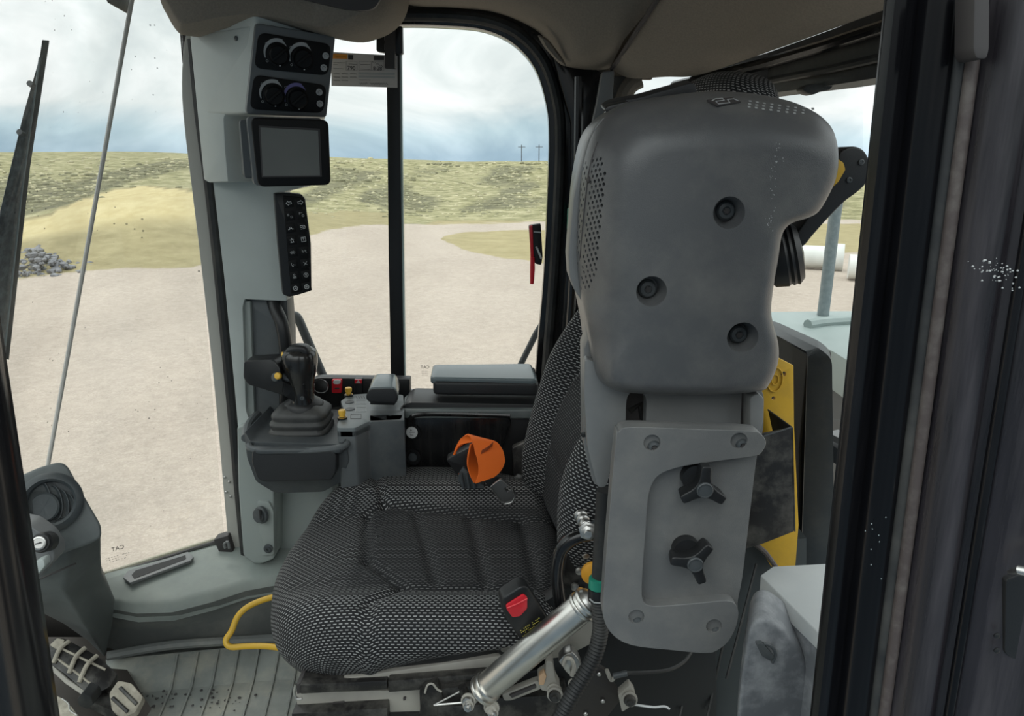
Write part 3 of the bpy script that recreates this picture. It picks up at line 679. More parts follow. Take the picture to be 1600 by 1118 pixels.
post('trim_29', M['seal'], arc2(.2905, .484, .0042, PI * .9, 2.1 * PI, 10) + [(.296, .51), (.286, .51)], LR)
post('trim_30', M['pillar_satin'], [(.294, .49), (.2955, .480), (.300, .474)] + arc2(.312, .478, .012, PI * 1.15, PI * 1.85, 8) + [(.326, .470), (.331, .463), (.338, .458), (.36, .452), (.42, .445), (.42, .53), (.294, .53)], LR)
post('trim_31', M['pillar_gloss'], arc2(.327, .4635, .0035, 0, 2 * PI, 12)[:-1], LR)
# dark slot, door striker, scuffs and screws on the pillar
slt = S(MB().prism(rc(px2([(1523, -20), (1547, -20), (1546, 78), (1542, 92), (1526, 92), (1521, 78)], .462), .002), (0, .02, 0)).build('trim_32', M['ink'], bevel=.001))
stk = thing('door_striker', 'worn metal striker bolt at the right edge of the black door pillar', 'striker', P(1600, 905, .45))
MB().tube([P(1576, 893, .45), P(1592, 890, .44), P(1640, 900, .43)], [.0012, .0032, .0042], 12).build('bolt', M['zinc'], stk)
MB().prism(rc(px2([(1572, 905), (1600, 895), (1640, 905), (1640, 1030), (1600, 1040), (1570, 1020)], .452), .003), (0, .02, 0)).build('plate', M['black'], stk, .001)
for k, (x, y) in enumerate([(1557, 992), (1557, 1015)]):
    MB().lathe(P(x, y, .451), (0, -1, 0), [(.0022, 0), (.0022, .001), (.0012, .0015)], 12).build('screw', M['black'], stk)
mb = MB()
for k in range(60):
    x = random.gauss(1558, 16); y = 425 + random.gauss(0, 9) + (x - 1558) * .25
    blob(mb, P(x, y, .4555), random.uniform(.0002, .0009), .9, 1, .8)
o = mb.build('paint_chips', M['printgrey'], ang=180); tag(o, 'pale chipped paint scuff high on the black door pillar', 'scuff'); o['kind'] = 'stuff'
mb = MB()
for x, y in [(1362, 818), (1363, 826), (1352, 829), (1373, 836), (1374, 846), (1361, 858), (1361, 882), (1377, 904), (1384, 808)]:
    blob(mb, P(x, y, .486), .0005, 1.4, 1, .3)
o = mb.build('water_drops', M['galv'], ang=180); tag(o, 'few small dried drops on the black door pillar', 'drops'); o['kind'] = 'stuff'

# ================================================================== SEAT
def cushion(name, matl, parent, o, U, W_, outline, top, roll, drop, nth=200, nr=34, tuck=.03, centre=None):
    """Upholstered cushion: an outline in the (U,W) plane, a height field top(u,w), rolled edge, side and tucked hem.
    UVs unfold the side outwards so the weave runs on over the edge."""
    U = V(U).normalized(); W_ = V(W_).normalized(); Nn = U.cross(W_)
    P2 = cat([V((a, b, 0)) for a, b in outline], True, 8); c = sum(P2, V()) / len(P2)
    L_ = [0]
    for i in range(len(P2)): L_.append(L_[-1] + (P2[(i + 1) % len(P2)] - P2[i]).length)
    pts = []; j = 0
    for i in range(nth):
        t = L_[-1] * i / nth
        while L_[j + 1] < t: j += 1
        a = P2[j]; b = P2[(j + 1) % len(P2)]; pts.append(a.lerp(b, (t - L_[j]) / max(1e-9, L_[j + 1] - L_[j])))
    area = sum(pts[i].x * pts[(i + 1) % nth].y - pts[(i + 1) % nth].x * pts[i].y for i in range(nth))
    sg = 1 if area > 0 else -1
    nor = []
    for i in range(nth):
        d = pts[(i + 2) % nth] - pts[i - 2]; nor.append(V((d.y, -d.x, 0)).normalized() * sg)
    mb = MB(); mb.uv = []; ctr = []
    def put(u, w, h, uu, ww, cc): mb.v.append(V(o) + U * u + W_ * w + Nn * h); mb.uv.append((uu, ww)); ctr.append(cc)
    rings = 0
    for k in range(nr + 1):
        q = (k / nr) ** .8
        for i in range(nth):
            inn = pts[i] - nor[i] * roll; p = c.lerp(inn, max(q, .004))
            put(p.x, p.y, top(p.x, p.y), p.x, p.y, centre(p.x, p.y) if centre else 0)
        rings += 1
    for k in range(1, 9):
        a = k / 8 * PI / 2
        for i in range(nth):
            inn = pts[i] - nor[i] * roll; p = inn + nor[i] * roll * math.sin(a); d = roll * a; uv = inn + nor[i] * d
            put(p.x, p.y, top(inn.x, inn.y) - roll * (1 - math.cos(a)), uv.x, uv.y, centre(inn.x, inn.y) if centre else 0)
        rings += 1
    for k in range(1, 11):
        t = k / 10
        for i in range(nth):
            inn = pts[i] - nor[i] * roll; dr = drop(pts[i].x, pts[i].y); inset = tuck * t ** 2.2 - .006 * math.sin(PI * t)
            p = pts[i] - nor[i] * inset; uv = inn + nor[i] * (roll * PI / 2 + dr * t)
            put(p.x, p.y, top(inn.x, inn.y) - roll - dr * t, uv.x, uv.y, 0)
        rings += 1
    for r in range(rings - 1):
        for i in range(nth):
            a = r * nth + i; b = r * nth + (i + 1) % nth; mb.f.append((a, b, b + nth, a + nth))
    mb.f.append(tuple(range(nth))); mb.f.append(tuple((rings - 1) * nth + i for i in range(nth)))
    mb.at = {'centre': ctr}
    return mb.build(name, matl, parent, ang=75)
def segd(p, a, b):
    ax, ay = a; bx, by = b; dx, dy = bx - ax, by - ay; t = max(0, min(1, ((p[0] - ax) * dx + (p[1] - ay) * dy) / (dx * dx + dy * dy + 1e-12)))
    return math.hypot(p[0] - ax - dx * t, p[1] - ay - dy * t)
seat = thing('operator_seat', 'black operator seat in woven cloth with pale dashes, facing left', 'seat', (-.12, 1.2, .40))
zt = .515
grv = [((-.247, 1.304), (.06, 1.25)), ((-.247, 1.304), (-.29, 1.43)), ((-.247, 1.304), (-.275, 1.275)), ((-.275, 1.275), (-.245, 1.114)), ((-.245, 1.114), (-.171, 1.028)), ((-.171, 1.028), (-.215, .975)),
       ((-.171, 1.028), (.05, 1.022)), ((-.182, 1.277), (-.122, 1.046)), ((-.078, 1.264), (-.041, 1.037)), ((.015, 1.26), (.04, 1.04))]
def seat_top(u, w):
    h = zt - .4
    h += .022 * sst(1.27, 1.37, w) - .012 * sst(1.38, 1.46, w) + .014 * sst(1.05, .985, w) if False else 0
    h += .028 * sst(1.26, 1.36, w) + .012 * (1 - sst(.985, 1.05, w))
    h += .010 * sst(-.26, -.30, u) if False else 0
    h -= .016 * (1 - sst(-.40, -.27, u))
    h += .006 * (1 - abs(w - 1.16) / .14) * (1 if abs(w - 1.16) < .14 and u > -.24 else 0)
    for k, (a, b) in enumerate(grv):
        dd = segd((u, w), a, b); h -= (.0085 if k < 7 else .006) * math.exp(-(dd / (.008 if k < 7 else .010)) ** 2)
    return h
def seat_c(u, w):
    return sst(1.015, 1.03, w) * (1 - sst(1.285, 1.305, w)) * sst(-.275, -.25, u) * .55 + .45 * sst(1.0, 1.05, w) * (1 - sst(1.29, 1.33, w))
outl = [(.075, 1.0), (.05, .955), (-.02, .942), (-.13, .938), (-.24, .940), (-.315, .960), (-.372, 1.01), (-.400, 1.09), (-.408, 1.17), (-.402, 1.26), (-.382, 1.345), (-.338, 1.42), (-.265, 1.460), (-.17, 1.470), (-.07, 1.456), (.03, 1.41), (.075, 1.33), (.09, 1.22), (.09, 1.10)]
def seat_drop(u, w): return .037 + .066 * (1 - sst(-.36, .0, u))
sc_ = cushion('seat_cushion', M['fabric'], seat, (0, 0, .4), (1, 0, 0), (0, 1, 0), outl, seat_top, .040, seat_drop, centre=seat_c)
# backrest
bo = V((.118, 1.2, .50)); bv = V((.262, .03, .965)).normalized()
boutl = [(-.17, .0), (-.215, .05), (-.238, .14), (-.236, .25), (-.222, .38), (-.208, .48), (-.19, .58), (-.165, .68), (-.12, .775), (-.05, .80), (.05, .80), (.12, .775), (.165, .68), (.19, .58), (.208, .48), (.222, .38), (.236, .25), (.238, .14), (.215, .05), (.17, .0), (0, -.01)]
def back_top(u, w):
    ed = .135 + .01 * math.sin(w * 4)
    b = sst(ed - .015, ed + .05, abs(u)); h = .035 + (.045 * (1 - sst(.25, .50, w)) + .008) * b
    h -= .009 * math.exp(-((abs(u) - ed) / .008) ** 2)
    for yy in (.10, .24, .38, .52):
        if abs(u) < ed: h -= .006 * math.exp(-((w - yy - abs(u) * .25) / .010) ** 2)
    h += .03 * math.exp(-((w - .16) / .12) ** 2) * (1 - b)
    h += .050 * sst(.12, .19, u) * math.exp(-((w - .20) / .14) ** 2)
    return h
def back_c(u, w): return 1 - sst(.125, .14, abs(u))
# U must point so that U x V gives the forward (-x) normal: across = +Y, up = bv  ->  Y x up = forward? choose sign by test
Uv = V((-.19, .98, 0)); Uv = (Uv - bv * Uv.dot(bv)).normalized()
if Uv.cross(bv).x > 0: Uv = -Uv
cushion('backrest', M['fabric'], seat, bo, Uv, bv, boutl, back_top, .040, lambda u, w: .05, centre=back_c)
MB().prism(cat([bo + Uv * a * .93 + bv * b for a, b in boutl], True, 3), (.05, 0, -.012)).build('back_shell', M['black'], seat, .01, 3)
# head restraint cloth seen above the console
hd = []
ho = bo + bv * .80
def head_top(u, w): return .065
cushion('head_rest', M['fabric'], seat, ho + V((-.005, -.02, -.080)), Uv, bv, [(-.12, 0), (-.13, .05), (-.10, .085), (0, .10), (.10, .085), (.13, .05), (.12, 0), (0, -.01)], head_top, .045, lambda u, w: .05, nth=80, nr=8)
# hinge cover and lower pan
MB().prism(cat([V(q) for q in [(-.30, .985, .395), (.09, .985, .44), (.11, 1.2, .44), (.09, 1.40, .43), (-.30, 1.37, .38), (-.33, 1.18, .38)]], True, 4), (0, 0, .05)).build('seat_pan', M['black'], seat, .006)
hs = MB().prism(cat(px2([(690, 1038), (735, 1015), (758, 985), (800, 965), (850, 940), (872, 930), (880, 960), (850, 1000), (800, 1030), (740, 1045)], .985), True, 4), (0, .03, 0)).build('side_skirt', M['black'], seat, .004)
MB().lathe(P(793, 1004, .96), (-.1, -1, .1), [(.020, -.01), (.020, .004), (.014, .008), (.006, .009)], 32).build('pivot_boss', M['black'], seat)
MB().lathe(P(791, 1007, .95), (-.1, -1, .1), [(.0095, 0), (.0095, .007), (.007, .009)], 6).build('pivot_bolt', M['zinc'], seat)
# curved hinge bracket
arc = cat(px2([(880, 965), (873, 925), (870, 890), (876, 860), (892, 843), (915, 835), (940, 832)], .93), n=6)
MB().tube(arc, .0095, 12).build('hinge_bracket', M['gloss'], seat)
MB().prism(cat(px2([(884, 925), (882, 885), (893, 855), (925, 840), (950, 845), (950, 930), (920, 945)], .97), True, 4), (0, .03, 0)).build('hinge_plate', M['blacksteel'], seat, .003)
mb = MB()
for x, y in [(898, 915), (905, 890), (915, 865), (908, 925)]: MB().lathe(P(x, y, .965), (0, -1, 0), [(.006, 0), (.006, .004), (.003, .005)], 12).build('hinge_screw', M['zinc'], seat)
MB().lathe(P(926, 893, .945), (0, -1, 0), [(.017, 0), (.017, .006), (.013, .008)], 24).build('hinge_cap', M['orangebit'], seat)
# far hinge ironwork between cushion and backrest
MB().prism(px2([(800, 700), (822, 690), (846, 770), (866, 830), (858, 850), (826, 810), (804, 760)], 1.40), (0, .02, 0)).build('recliner_plate', M['blacksteel'], seat, .003)
MB().lathe(P(811, 746, 1.39), (0, -1, 0), [(.010, 0), (.010, .005), (.005, .006)], 6).build('recliner_nut', M['zinc'], seat)
# yellow adjusting bar under the front of the cushion
yb_ = cat([PZ(452, 928, .30), PZ(420, 934, .29), PZ(390, 946, .28), PZ(372, 962, .265), PZ(362, 985, .24), PZ(353, 1000, .225), PZ(360, 1010, .215), PZ(385, 1009, .215), PZ(415, 1009, .22), PZ(450, 1013, .225)], n=6)
MB().tube(yb_, .0062, 12).build('adjusting_bar', M['yellow'], seat)

# ---- seat suspension base
sb_ = thing('seat_suspension', 'dusty steel slide rails and black brackets under the seat', 'seat base', (-.1, 1.1, .1))
def rail(name, mt_, a, b, h, dp, par=sb_, bv=.002):
    A = V(a); B = V(b); return MB().prism([A, B, B + V((0, 0, -h)), A + V((0, 0, -h))], (0, dp, 0)).build(name, mt_, par, bv)
rail('upper_rail', M['dustysteel'], P(478, 1068, .955), P(880, 1010, .955), .018, .30)
rail('rail_lip', M['blacksteel'], P(468, 1070, .945), P(605, 1063, .945), .016, .03)
rail('rail_lip', M['blacksteel'], P(606, 1064, .940), P(760, 1052, .940), .020, .03)
rail('lower_rail', M['dustysteel'], P(462, 1082, .96), P(700, 1076, .96), .040, .28)
MB().prism(rc(px2([(519, 1098), (538, 1096), (538, 1102), (519, 1105)], .957), .002), (0, .004, 0)).build('slot', M['ink'], sb_)
MB().prism(rc(px2([(630, 1090), (634, 1089), (634, 1093), (630, 1094)], .957), .001), (0, .004, 0)).build('slot', M['ink'], sb_)
rail('cross_channel', M['blacksteel'], P(455, 1115, .94), P(605, 1106, .94), .03, .05)
MB().tube(cat(px2([(462, 1068), (460, 1080), (463, 1090), (472, 1091)], .94), n=4), .0022, 8).build('rail_end_wire', M['zinc'], sb_)
MB().prism(px2([(462, 1070), (470, 1066), (473, 1082), (464, 1084)], .95), (0, .05, 0)).build('rail_end', M['ink'], sb_, .001)
rail('slide_block', M['blacksteel'], P(655, 1080, .93), P(740, 1070, .93), .06, .1)
MB().prism(rc(px2([(660, 1076), (682, 1068), (690, 1082), (700, 1118), (655, 1118)], .925), .004), (0, .02, 0)).build('lever_bracket', M['blacksteel'], sb_, .002)
MB().tube(cat(px2([(664, 1082), (668, 1070), (676, 1068), (683, 1076), (690, 1080)], .921), n=4), .0016, 8).build('bracket_rim', M['dustysteel'], sb_)
MB().tube(px2([(678, 1101), (718, 1080), (726, 1074)], .905), .0013, 6).build('link_rod', M['zinc'], sb_)
MB().tube(px2([(678, 1101), (722, 1097)], .905), .0016, 6).build('link_rod', M['zinc'], sb_)
MB().prism(px2([(683, 1104), (760, 1100), (770, 1125), (683, 1125)], .91), (0, .02, 0)).build('foot_bracket', M['blacksteel'], sb_, .002)
# dusty steel arm behind the cylinder and its small linkage
MB().prism(rc(px2([(850, 1010), (905, 985), (915, 968), (935, 965), (935, 1000), (900, 1018), (858, 1030), (848, 1025)], .95), .006), (0, .02, 0)).build('link_arm', M['dustysteel'], sb_, .002)
MB().prism(rc(px2([(784, 1085), (840, 1063), (846, 1068), (846, 1076), (800, 1094), (788, 1095)], .93), .004), (0, .012, 0)).build('slotted_lever', M['dustysteel'], sb_, .0015)
MB().prism(px2([(796, 1086), (836, 1070), (838, 1074), (800, 1090)], .926), (0, .006, 0)).build('lever_slot', M['ink'], sb_)
MB().prism(rc(px2([(840, 1058), (852, 1050), (853, 1032), (864, 1034), (868, 1060), (876, 1075), (862, 1082), (845, 1078)], .915), .003), (0, .02, 0)).build('cam_plate', M['dustysteel'], sb_, .002)
MB().prism(rc(px2([(842, 1056), (850, 1050), (854, 1056), (850, 1070), (842, 1070)], .91), .002), (0, .01, 0)).build('copper_tab', mat('copper_tab', (.55, .36, .22), .5), sb_, .001)
MB().prism(rc(px2([(872, 1034), (882, 1022), (894, 1018), (905, 1030), (910, 1045), (896, 1060), (884, 1050), (878, 1040)], .905), .004), (0, .02, 0)).build('clamp', M['zinc'], sb_, .003)
MB().tube(cat(px2([(880, 1038), (884, 1028), (893, 1030), (897, 1042), (893, 1055)], .90), n=4), .003, 8).build('clamp_band', M['dustysteel'], sb_)
def bolt(x, y, Yd, r, parent, ax=(-.15, -1, .15), m1='zinc'):
    c = P(x, y, Yd); b = MB().lathe(c, ax, [(r, 0), (r * 1.05, .004), (r * .9, .007), (r * .5, .007), (r * .42, .011), (.0, .011)], 20).build('bolt', M[m1], parent)
    MB().lathe(c - V(ax).normalized() * .002, ax, [(r * 1.35, 0), (r * 1.35, .003)], 20).build('washer', M['dustysteel'], b); return b
bolt(867, 1085, .90, .0085, sb_, m1='blacksteel'); bolt(866, 1078, .91, .008, sb_); bolt(896, 1068, .91, .006, sb_)
bolt(732, 1094, .885, .008, sb_); bolt(732, 1102, .878, .006, sb_); bolt(768, 1105, .89, .0085, sb_, m1='dustysteel'); bolt(770, 1113, .885, .006, sb_)
MB().tube(px2([(722, 1072), (731, 1095)], .90), .0065, 12).build('ball_stud', M['blacksteel'], sb_)
plt_ = MB().prism(rc(px2([(884, 1118), (905, 1050), (935, 1040), (948, 1048), (973, 1090), (940, 1130), (884, 1135)], .93), .004), (0, .008, 0)).build('mount_plate', mat('bronze_black_plate', (.03, .026, .024), .4), sb_, .001)
for x, y in [(936, 1052), (942, 1094), (915, 1114)]:
    MB().lathe(P(x, y, .928), (0, -1, 0), [(.0034, 0), (.0034, .002), (.002, .003)], 12).build('rivet', M['zinc'], plt_)
MB().prism(rc(px2([(966, 1086), (984, 1070), (993, 1082), (990, 1100), (972, 1112)], .92), .003), (0, .015, 0)).build('end_clip', M['dustysteel'], sb_, .002)
bolt(984, 1092, .912, .0085, sb_, m1='blacksteel')
MB().tube(cat(px2([(948, 1046), (955, 1062), (962, 1056), (978, 1052)], .92), n=4), .003, 8).build('cable_bracket', M['dustysteel'], sb_)
MB().tube(cat(px2([(958, 1056), (980, 1051)], .915), n=3), .0042, 10).build('cable_ferrule', M['dkgrey'], sb_)
cb = MB().tube(cat([P(978, 1051, .915), P(1010, 1050, .93), P(1045, 1046, .95), P(1068, 1034, .98), P(1080, 1018, 1.0)], n=6), .0026, 8).build('control_cable', M['rubber']); tag(cb, 'thin black cable curving right from the bracket under the grey plate', 'cable')
wr = MB().tube(cat([P(990, 1100, .92), P(1020, 1104, .915), P(1038, 1103, .91), P(1046, 1107, .91)], n=5), .0016, 8).build('wire_end', M['white']); tag(wr, 'short white wire sticking out beside the seat linkage', 'wire')
MB().prism(px2([(640, 1098), (860, 1040), (870, 975), (1000, 990), (1120, 1000), (1120, 1200), (640, 1200)], 1.03), (0, .25, 0)).build('shade_block', M['black'], sb_, .003)  # added black block standing for the shade under the seat
MB().prism(px2([(600, 1100), (884, 1085), (900, 1140), (600, 1140)], .99), (0, .3, 0)).build('damper_body', M['blacksteel'], sb_, .003)

# ---- polished cylinder
A = P(755, 1078, .90); B = P(916, 942, .885); ax = (B - A); n_ = ax.length
cy_ = thing('polished_cylinder', 'polished steel cylinder slanting up beside the near side of the seat', 'cylinder', (A + B) / 2 - V((0, 0, .1)))
MB().lathe(A, ax, [(.0195, 0), (.0205, .002), (.0205, n_ - .004), (.0195, n_)], 48).build('body', M['steel'], cy_)
for h in (-.004, .006, n_ - .012, n_ - .001):
    MB().lathe(A + ax.normalized() * h, ax, [(.0190, 0), (.0222, .001), (.0228, .0035), (.0222, .006), (.0190, .007)], 48).build('rim_ring', M['steel'], cy_)
MB().lathe(B + ax.normalized() * .004, ax, [(.020, 0), (.017, .006), (.009, .010), (.008, .03)], 32).build('end_fitting', M['zinc'], cy_)
MB().tube([A, P(742, 1090, .893), P(733, 1096, .89)], [.008, .006, .008], 14).build('rod_end', M['zinc'], cy_)

# ---- buckle
bk = thing('seat_belt_buckle', 'black seat belt buckle with red release button on the near side', 'buckle', P(840, 1000, .92))
bf = F3((800, 985, .90), (845, 965, .91), (788, 935, .885))
def bp2(pts, h=0): return [bf.pp(x, y, h) for x, y in pts]
MB().prism(rc(bp2([(784, 944), (786, 935), (815, 916), (826, 918), (858, 968), (868, 990), (838, 1010), (818, 1008), (790, 965)]), .005), -bf.n * .022).build('housing', M['black'], bk, .003, 3)
MB().prism(rc(bp2([(790, 943), (817, 926), (823, 930), (823, 948), (812, 960), (800, 962), (791, 950)]), .0025), bf.n * .003).build('release_button', M['red'], bk, .001)
MB().tube([bf.pp(791, 947, .0032), bf.pp(805, 941, .0035), bf.pp(823, 932, .0032)], .0012, 6).build('button_ridge', M['red'], bk)
lb = MB()
for i in range(5):
    for j in range(12):
        if random.random() < .82:
            a = V((813 + j * 2.6 + i * 1.2, 985 - j * 1.75 + i * 3.0)); u, v = bf.pix(a.x, a.y); lb.box(bf, u, u + .0014, v, v + .0012, 0.0002, .0007)
lb.build('warning_label', M['yellowtext'], bk, smooth=False)

# ---- belt and tongue on the far side
sbt = thing('seat_belt', 'orange seat belt looped over its black retractor with steel tongue', 'seat belt', P(750, 780, 1.36))
def ribbon(name, mt_, path, wv, th, parent, sv=None):
    path = cat(path, n=6); wvs = wv if isinstance(wv, list) else [wv] * len(path); rings = []
    if isinstance(wv, list):
        wvs = []
        for i in range(len(path)):
            t = i / (len(path) - 1) * (len(wv) - 1); k = min(int(t), len(wv) - 2); wvs.append(V(wv[k]).lerp(V(wv[k + 1]), t - k))
    for i, p in enumerate(path):
        d = (path[min(i + 1, len(path) - 1)] - path[max(i - 1, 0)]).normalized(); w_ = V(wvs[i]); n__ = d.cross(w_).normalized() * th / 2
        rings.append([p - w_ / 2 + n__, p + n__ * 1.3, p + w_ / 2 + n__, p + w_ / 2 - n__, p - n__ * 1.3, p - w_ / 2 - n__])
    return MB().loft(rings).build(name, mt_, parent, ang=50)
# webbing rises from the retractor, folds over and comes down to the tongue
ribbon('webbing', M['orange'], [P(708, 716, 1.36), P(715, 700, 1.345), P(728, 688, 1.33), P(745, 683, 1.315), P(757, 690, 1.30), P(764, 705, 1.29), P(768, 722, 1.285), P(765, 738, 1.28), P(757, 750, 1.275)],
       [(.010, -.012, .030), (.012, -.02, .02), (.02, -.02, .0), (.034, .0, -.012), (.045, .01, -.006), (.052, .01, .0), (.050, .01, .0), (.042, .01, .004), (.034, .01, .008)], .003, sbt)
ribbon('webbing_tail', M['orange'], [P(742, 690, 1.33), P(737, 715, 1.335), P(742, 735, 1.335), P(752, 752, 1.33)], [(.016, .03, 0), (.014, .03, 0), (.02, .02, 0), (.03, .01, 0)], .003, sbt)
ribbon('stitching', mat('orange_brown_stitch', (.28, .05, .01), .8), [P(752, 706, 1.283), P(762, 700, 1.283), P(770, 693, 1.285)], (.002, 0, .008), .001, sbt)
MB().prism(rc(px2([(697, 718), (737, 697), (741, 712), (738, 735), (722, 752), (716, 745)], 1.35), .004), (0, .03, 0)).build('retractor_cover', M['black'], sbt, .003)
MB().prism(rc(px2([(716, 742), (724, 730), (740, 745), (758, 760), (750, 775), (728, 764), (715, 752)], 1.34), .004), (0, .04, 0)).build('retractor', M['dkgrey'], sbt, .004)
for x in (720, 729, 738): MB().tube(px2([(x, 738), (x + 4, 762)], 1.335), .003, 8).build('retractor_rib', M['dkgrey'], sbt)
MB().prism(rc(px2([(757, 752), (770, 742), (786, 746), (782, 752), (768, 764)], 1.285), .003), (0, .012, 0)).build('belt_sleeve', M['black'], sbt, .002)
MB().box(Fr(P(722, 740, 1.345), V((1, 0, .5)), V((-.5, 0, 1))), -.006, .006, -.004, .004, 0, .002).build('orange_tab', M['orange'], sbt)
tp = rc(px2([(766, 760), (782, 748), (800, 763), (805, 775), (800, 784), (790, 787), (782, 782)], 1.27), .004)
tng = MB().prism(tp, (.002, .004, .003)).build('tongue', mat('tongue_steel', (.25, .25, .25), .35, .8), sbt, .0008)
cut(tng, MB().prism(rc(px2([(784, 773), (793, 767), (798, 774), (789, 780)], 1.25), .0015), (.01, .05, .01)))
MB().tube(rc([q + V((0, -.001, 0)) for q in tp], 0), .0012, 8, True).build('tongue_rim', M['zinc'], sbt)

# ---- hose bundle running down behind the grey plate
hs_ = thing('cable_hose', 'black corrugated hose with green tape dropping past the grey plate', 'hose', P(900, 1118, .88))
hp = cat([P(934, 925, .86), P(937, 950, .86), P(938, 985, .86), P(930, 1020, .855), P(915, 1050, .85), P(897, 1080, .845), P(880, 1112, .84), P(868, 1135, .835)], n=12)
rs = [.0098 + (.0022 if (i % 2 == 0) else 0) for i in range(len(hp))]
hp2 = []; L2 = 0
seglen = sum((hp[i + 1] - hp[i]).length for i in range(len(hp) - 1)); NR = 170
acc = 0; j = 0
for i in range(NR):
    t = seglen * i / (NR - 1)
    while j < len(hp) - 2 and acc + (hp[j + 1] - hp[j]).length < t: acc += (hp[j + 1] - hp[j]).length; j += 1
    hp2.append(hp[j].lerp(hp[j + 1], min(1, (t - acc) / max(1e-9, (hp[j + 1] - hp[j]).length))))
MB().tube(hp2, [.0112 if i % 4 < 2 else .0090 for i in range(NR)], 16).build('corrugated_tube', M['rubber'], hs_, ang=80)
MB().tube(px2([(946, 765), (942, 830), (938, 900), (934, 915)], .865), .0115, 16).build('sleeve', M['rubber'], hs_)
MB().tube(px2([(934.5, 903), (933.5, 917)], .86), .0120, 20).build('green_tape', M['green'], hs_)
MB().tube(px2([(933.5, 918), (932.5, 936)], .86), .0122, 20).build('end_collar', M['black'], hs_)
MB().tube([P(921, 935, .848), P(928, 941, .846), P(942, 942, .848)], .0010, 8).build('cable_tie', M['printgrey'], hs_)
# stud and nuts on the near bolster
st_ = thing('threaded_stud', 'bright threaded stud and lock nuts beside the lower backrest', 'bolt', P(912, 830, .93))
sa = P(906, 803, .95); sb2 = P(918, 826, .915)
MB().tube([sa, sb2], .0062, 14).build('stud', M['zinc'], st_)
for t, r in ((0, .0095), (.30, .0092), (.62, .0082)):
    c = sa.lerp(sb2, t); MB().lathe(c, sb2 - sa, [(r * .8, 0), (r, .0015), (r, .0065), (r * .8, .008)], 14).build('nut', M['zinc'], st_)
MB().lathe(P(919, 828, .915), (-.1, -1, .15), [(.0135, 0), (.0135, .003), (.0105, .004), (.0105, .011), (.006, .013), (.0055, .018), (.0, .018)], 6).build('hex_nut', M['zinc'], st_)
MB().bar(P(925, 822, .93), P(945, 808, .95), .014, .004).build('tab', M['dkgrey'], st_, .001)

# ================================================================== LEFT-HAND CONSOLE, FOLDED UP
lc = thing('folding_console', 'large grey control console folded upright beside the seat', 'control console', P(1080, 1018, .80))
# side strip carrying the perforated grille (left edge, turned away)
YF = .765
out_ = [(944, 182), (965, 166), (1000, 156), (1060, 147), (1110, 143), (1170, 147), (1225, 158), (1262, 174), (1288, 196), (1301, 222), (1306, 250), (1302, 278), (1290, 305), (1274, 330), (1256, 340), (1236, 346), (1224, 353), (1216, 368), (1211, 400), (1204, 440), (1200, 480), (1204, 505), (1211, 530), (1212, 555), (1206, 578), (1197, 596), (1186, 606), (1140, 611), (1080, 613), (1020, 612), (975, 609), (950, 602), (934, 588), (926, 560), (922, 530), (914, 490), (905, 450), (900, 400), (901, 350), (905, 300), (911, 260), (920, 220), (930, 198)]
inn_ = [(1010, 262), (1030, 246), (1052, 240), (1090, 238), (1130, 237), (1170, 236), (1210, 236), (1240, 236), (1262, 240), (1272, 246), (1276, 258), (1272, 280), (1264, 302), (1254, 322), (1243, 331), (1226, 339), (1213, 347), (1203, 364), (1198, 400), (1190, 440), (1185, 480), (1190, 508), (1195, 530), (1196, 553), (1191, 574), (1183, 588), (1174, 594), (1135, 598), (1080, 599), (1030, 598), (998, 597), (976, 593), (966, 582), (972, 556), (998, 522), (1010, 484), (1003, 440), (992, 400), (995, 350), (1000, 310), (1001, 290), (1003, 278), (1006, 268)]
yo = []  # outer edge depth: the top slopes back, the left side turns away
for (x, y) in out_:
    yo.append(YF + .035 + .075 * max(0, (240 - y) / 95) + .05 * max(0, (960 - x) / 60) * (1 if y < 470 else .35))
N_ = len(out_)
oP = [P(x, y, yy) for (x, y), yy in zip(out_, yo)]; iP = [P(x, y, YF + .004 * math.sin(y * .01)) for x, y in inn_]
oP = cat(oP, True, 3); iP = cat(iP, True, 3)
rg = [[q + V((0, .13, -.0)) for q in oP], [q + V((0, .02, 0)) for q in oP]]
for k in range(0, 9):
    t = k / 8; ta = 1 - math.cos(t * PI / 2); tb = math.sin(t * PI / 2)
    ring = []
    for a, b in zip(oP, iP):
        q = a.lerp(b, ta); q.y = a.y + (b.y - a.y) * tb
        ring.append(q)
    # keep the sight-line position of the blend while it comes forward
    rg.append(ring)
ctr0 = sum(iP, V()) / len(iP)
cover = MB().loft(rg).build('cover', M['console'], lc, ang=50)
cutm = MB()
for x, y, r in ((1137, 330, .0140), (1015, 452, .0135), (1157, 524, .0140)):
    c = P(x + 2, y + 2, YF); cutm.lathe(c + V((0, -.01, 0)), (0, 1, 0), [(r * 1.22, 0), (r * 1.15, .011), (r, .016), (r * .82, .030), (r * .8, .031)], 32)
cut(cover, cutm)
def torx(x, y, Yd, r, parent, mt_='dkgrey', nm='screw'):
    c = P(x, y, Yd); s_ = MB().lathe(c, (0, -1, 0), [(r, -.004), (r, 0), (r * .8, .0022), (r * .45, .003), (r * .45, .001), (0, .001)], 24).build(nm, M[mt_], parent)
    st2 = []
    for k in range(12):
        rr_ = r * (.40 if k % 2 == 0 else .24); a = k * PI / 6; st2.append(c + V((math.cos(a) * rr_, -.0032, math.sin(a) * rr_)))
    MB().prism(st2, (0, .001, 0)).build('star_socket', M['ink'], s_, smooth=False)
    return s_
for x, y in ((1134, 329), (1012, 451), (1154, 522)): torx(x, y, YF + .017, .0098, lc)
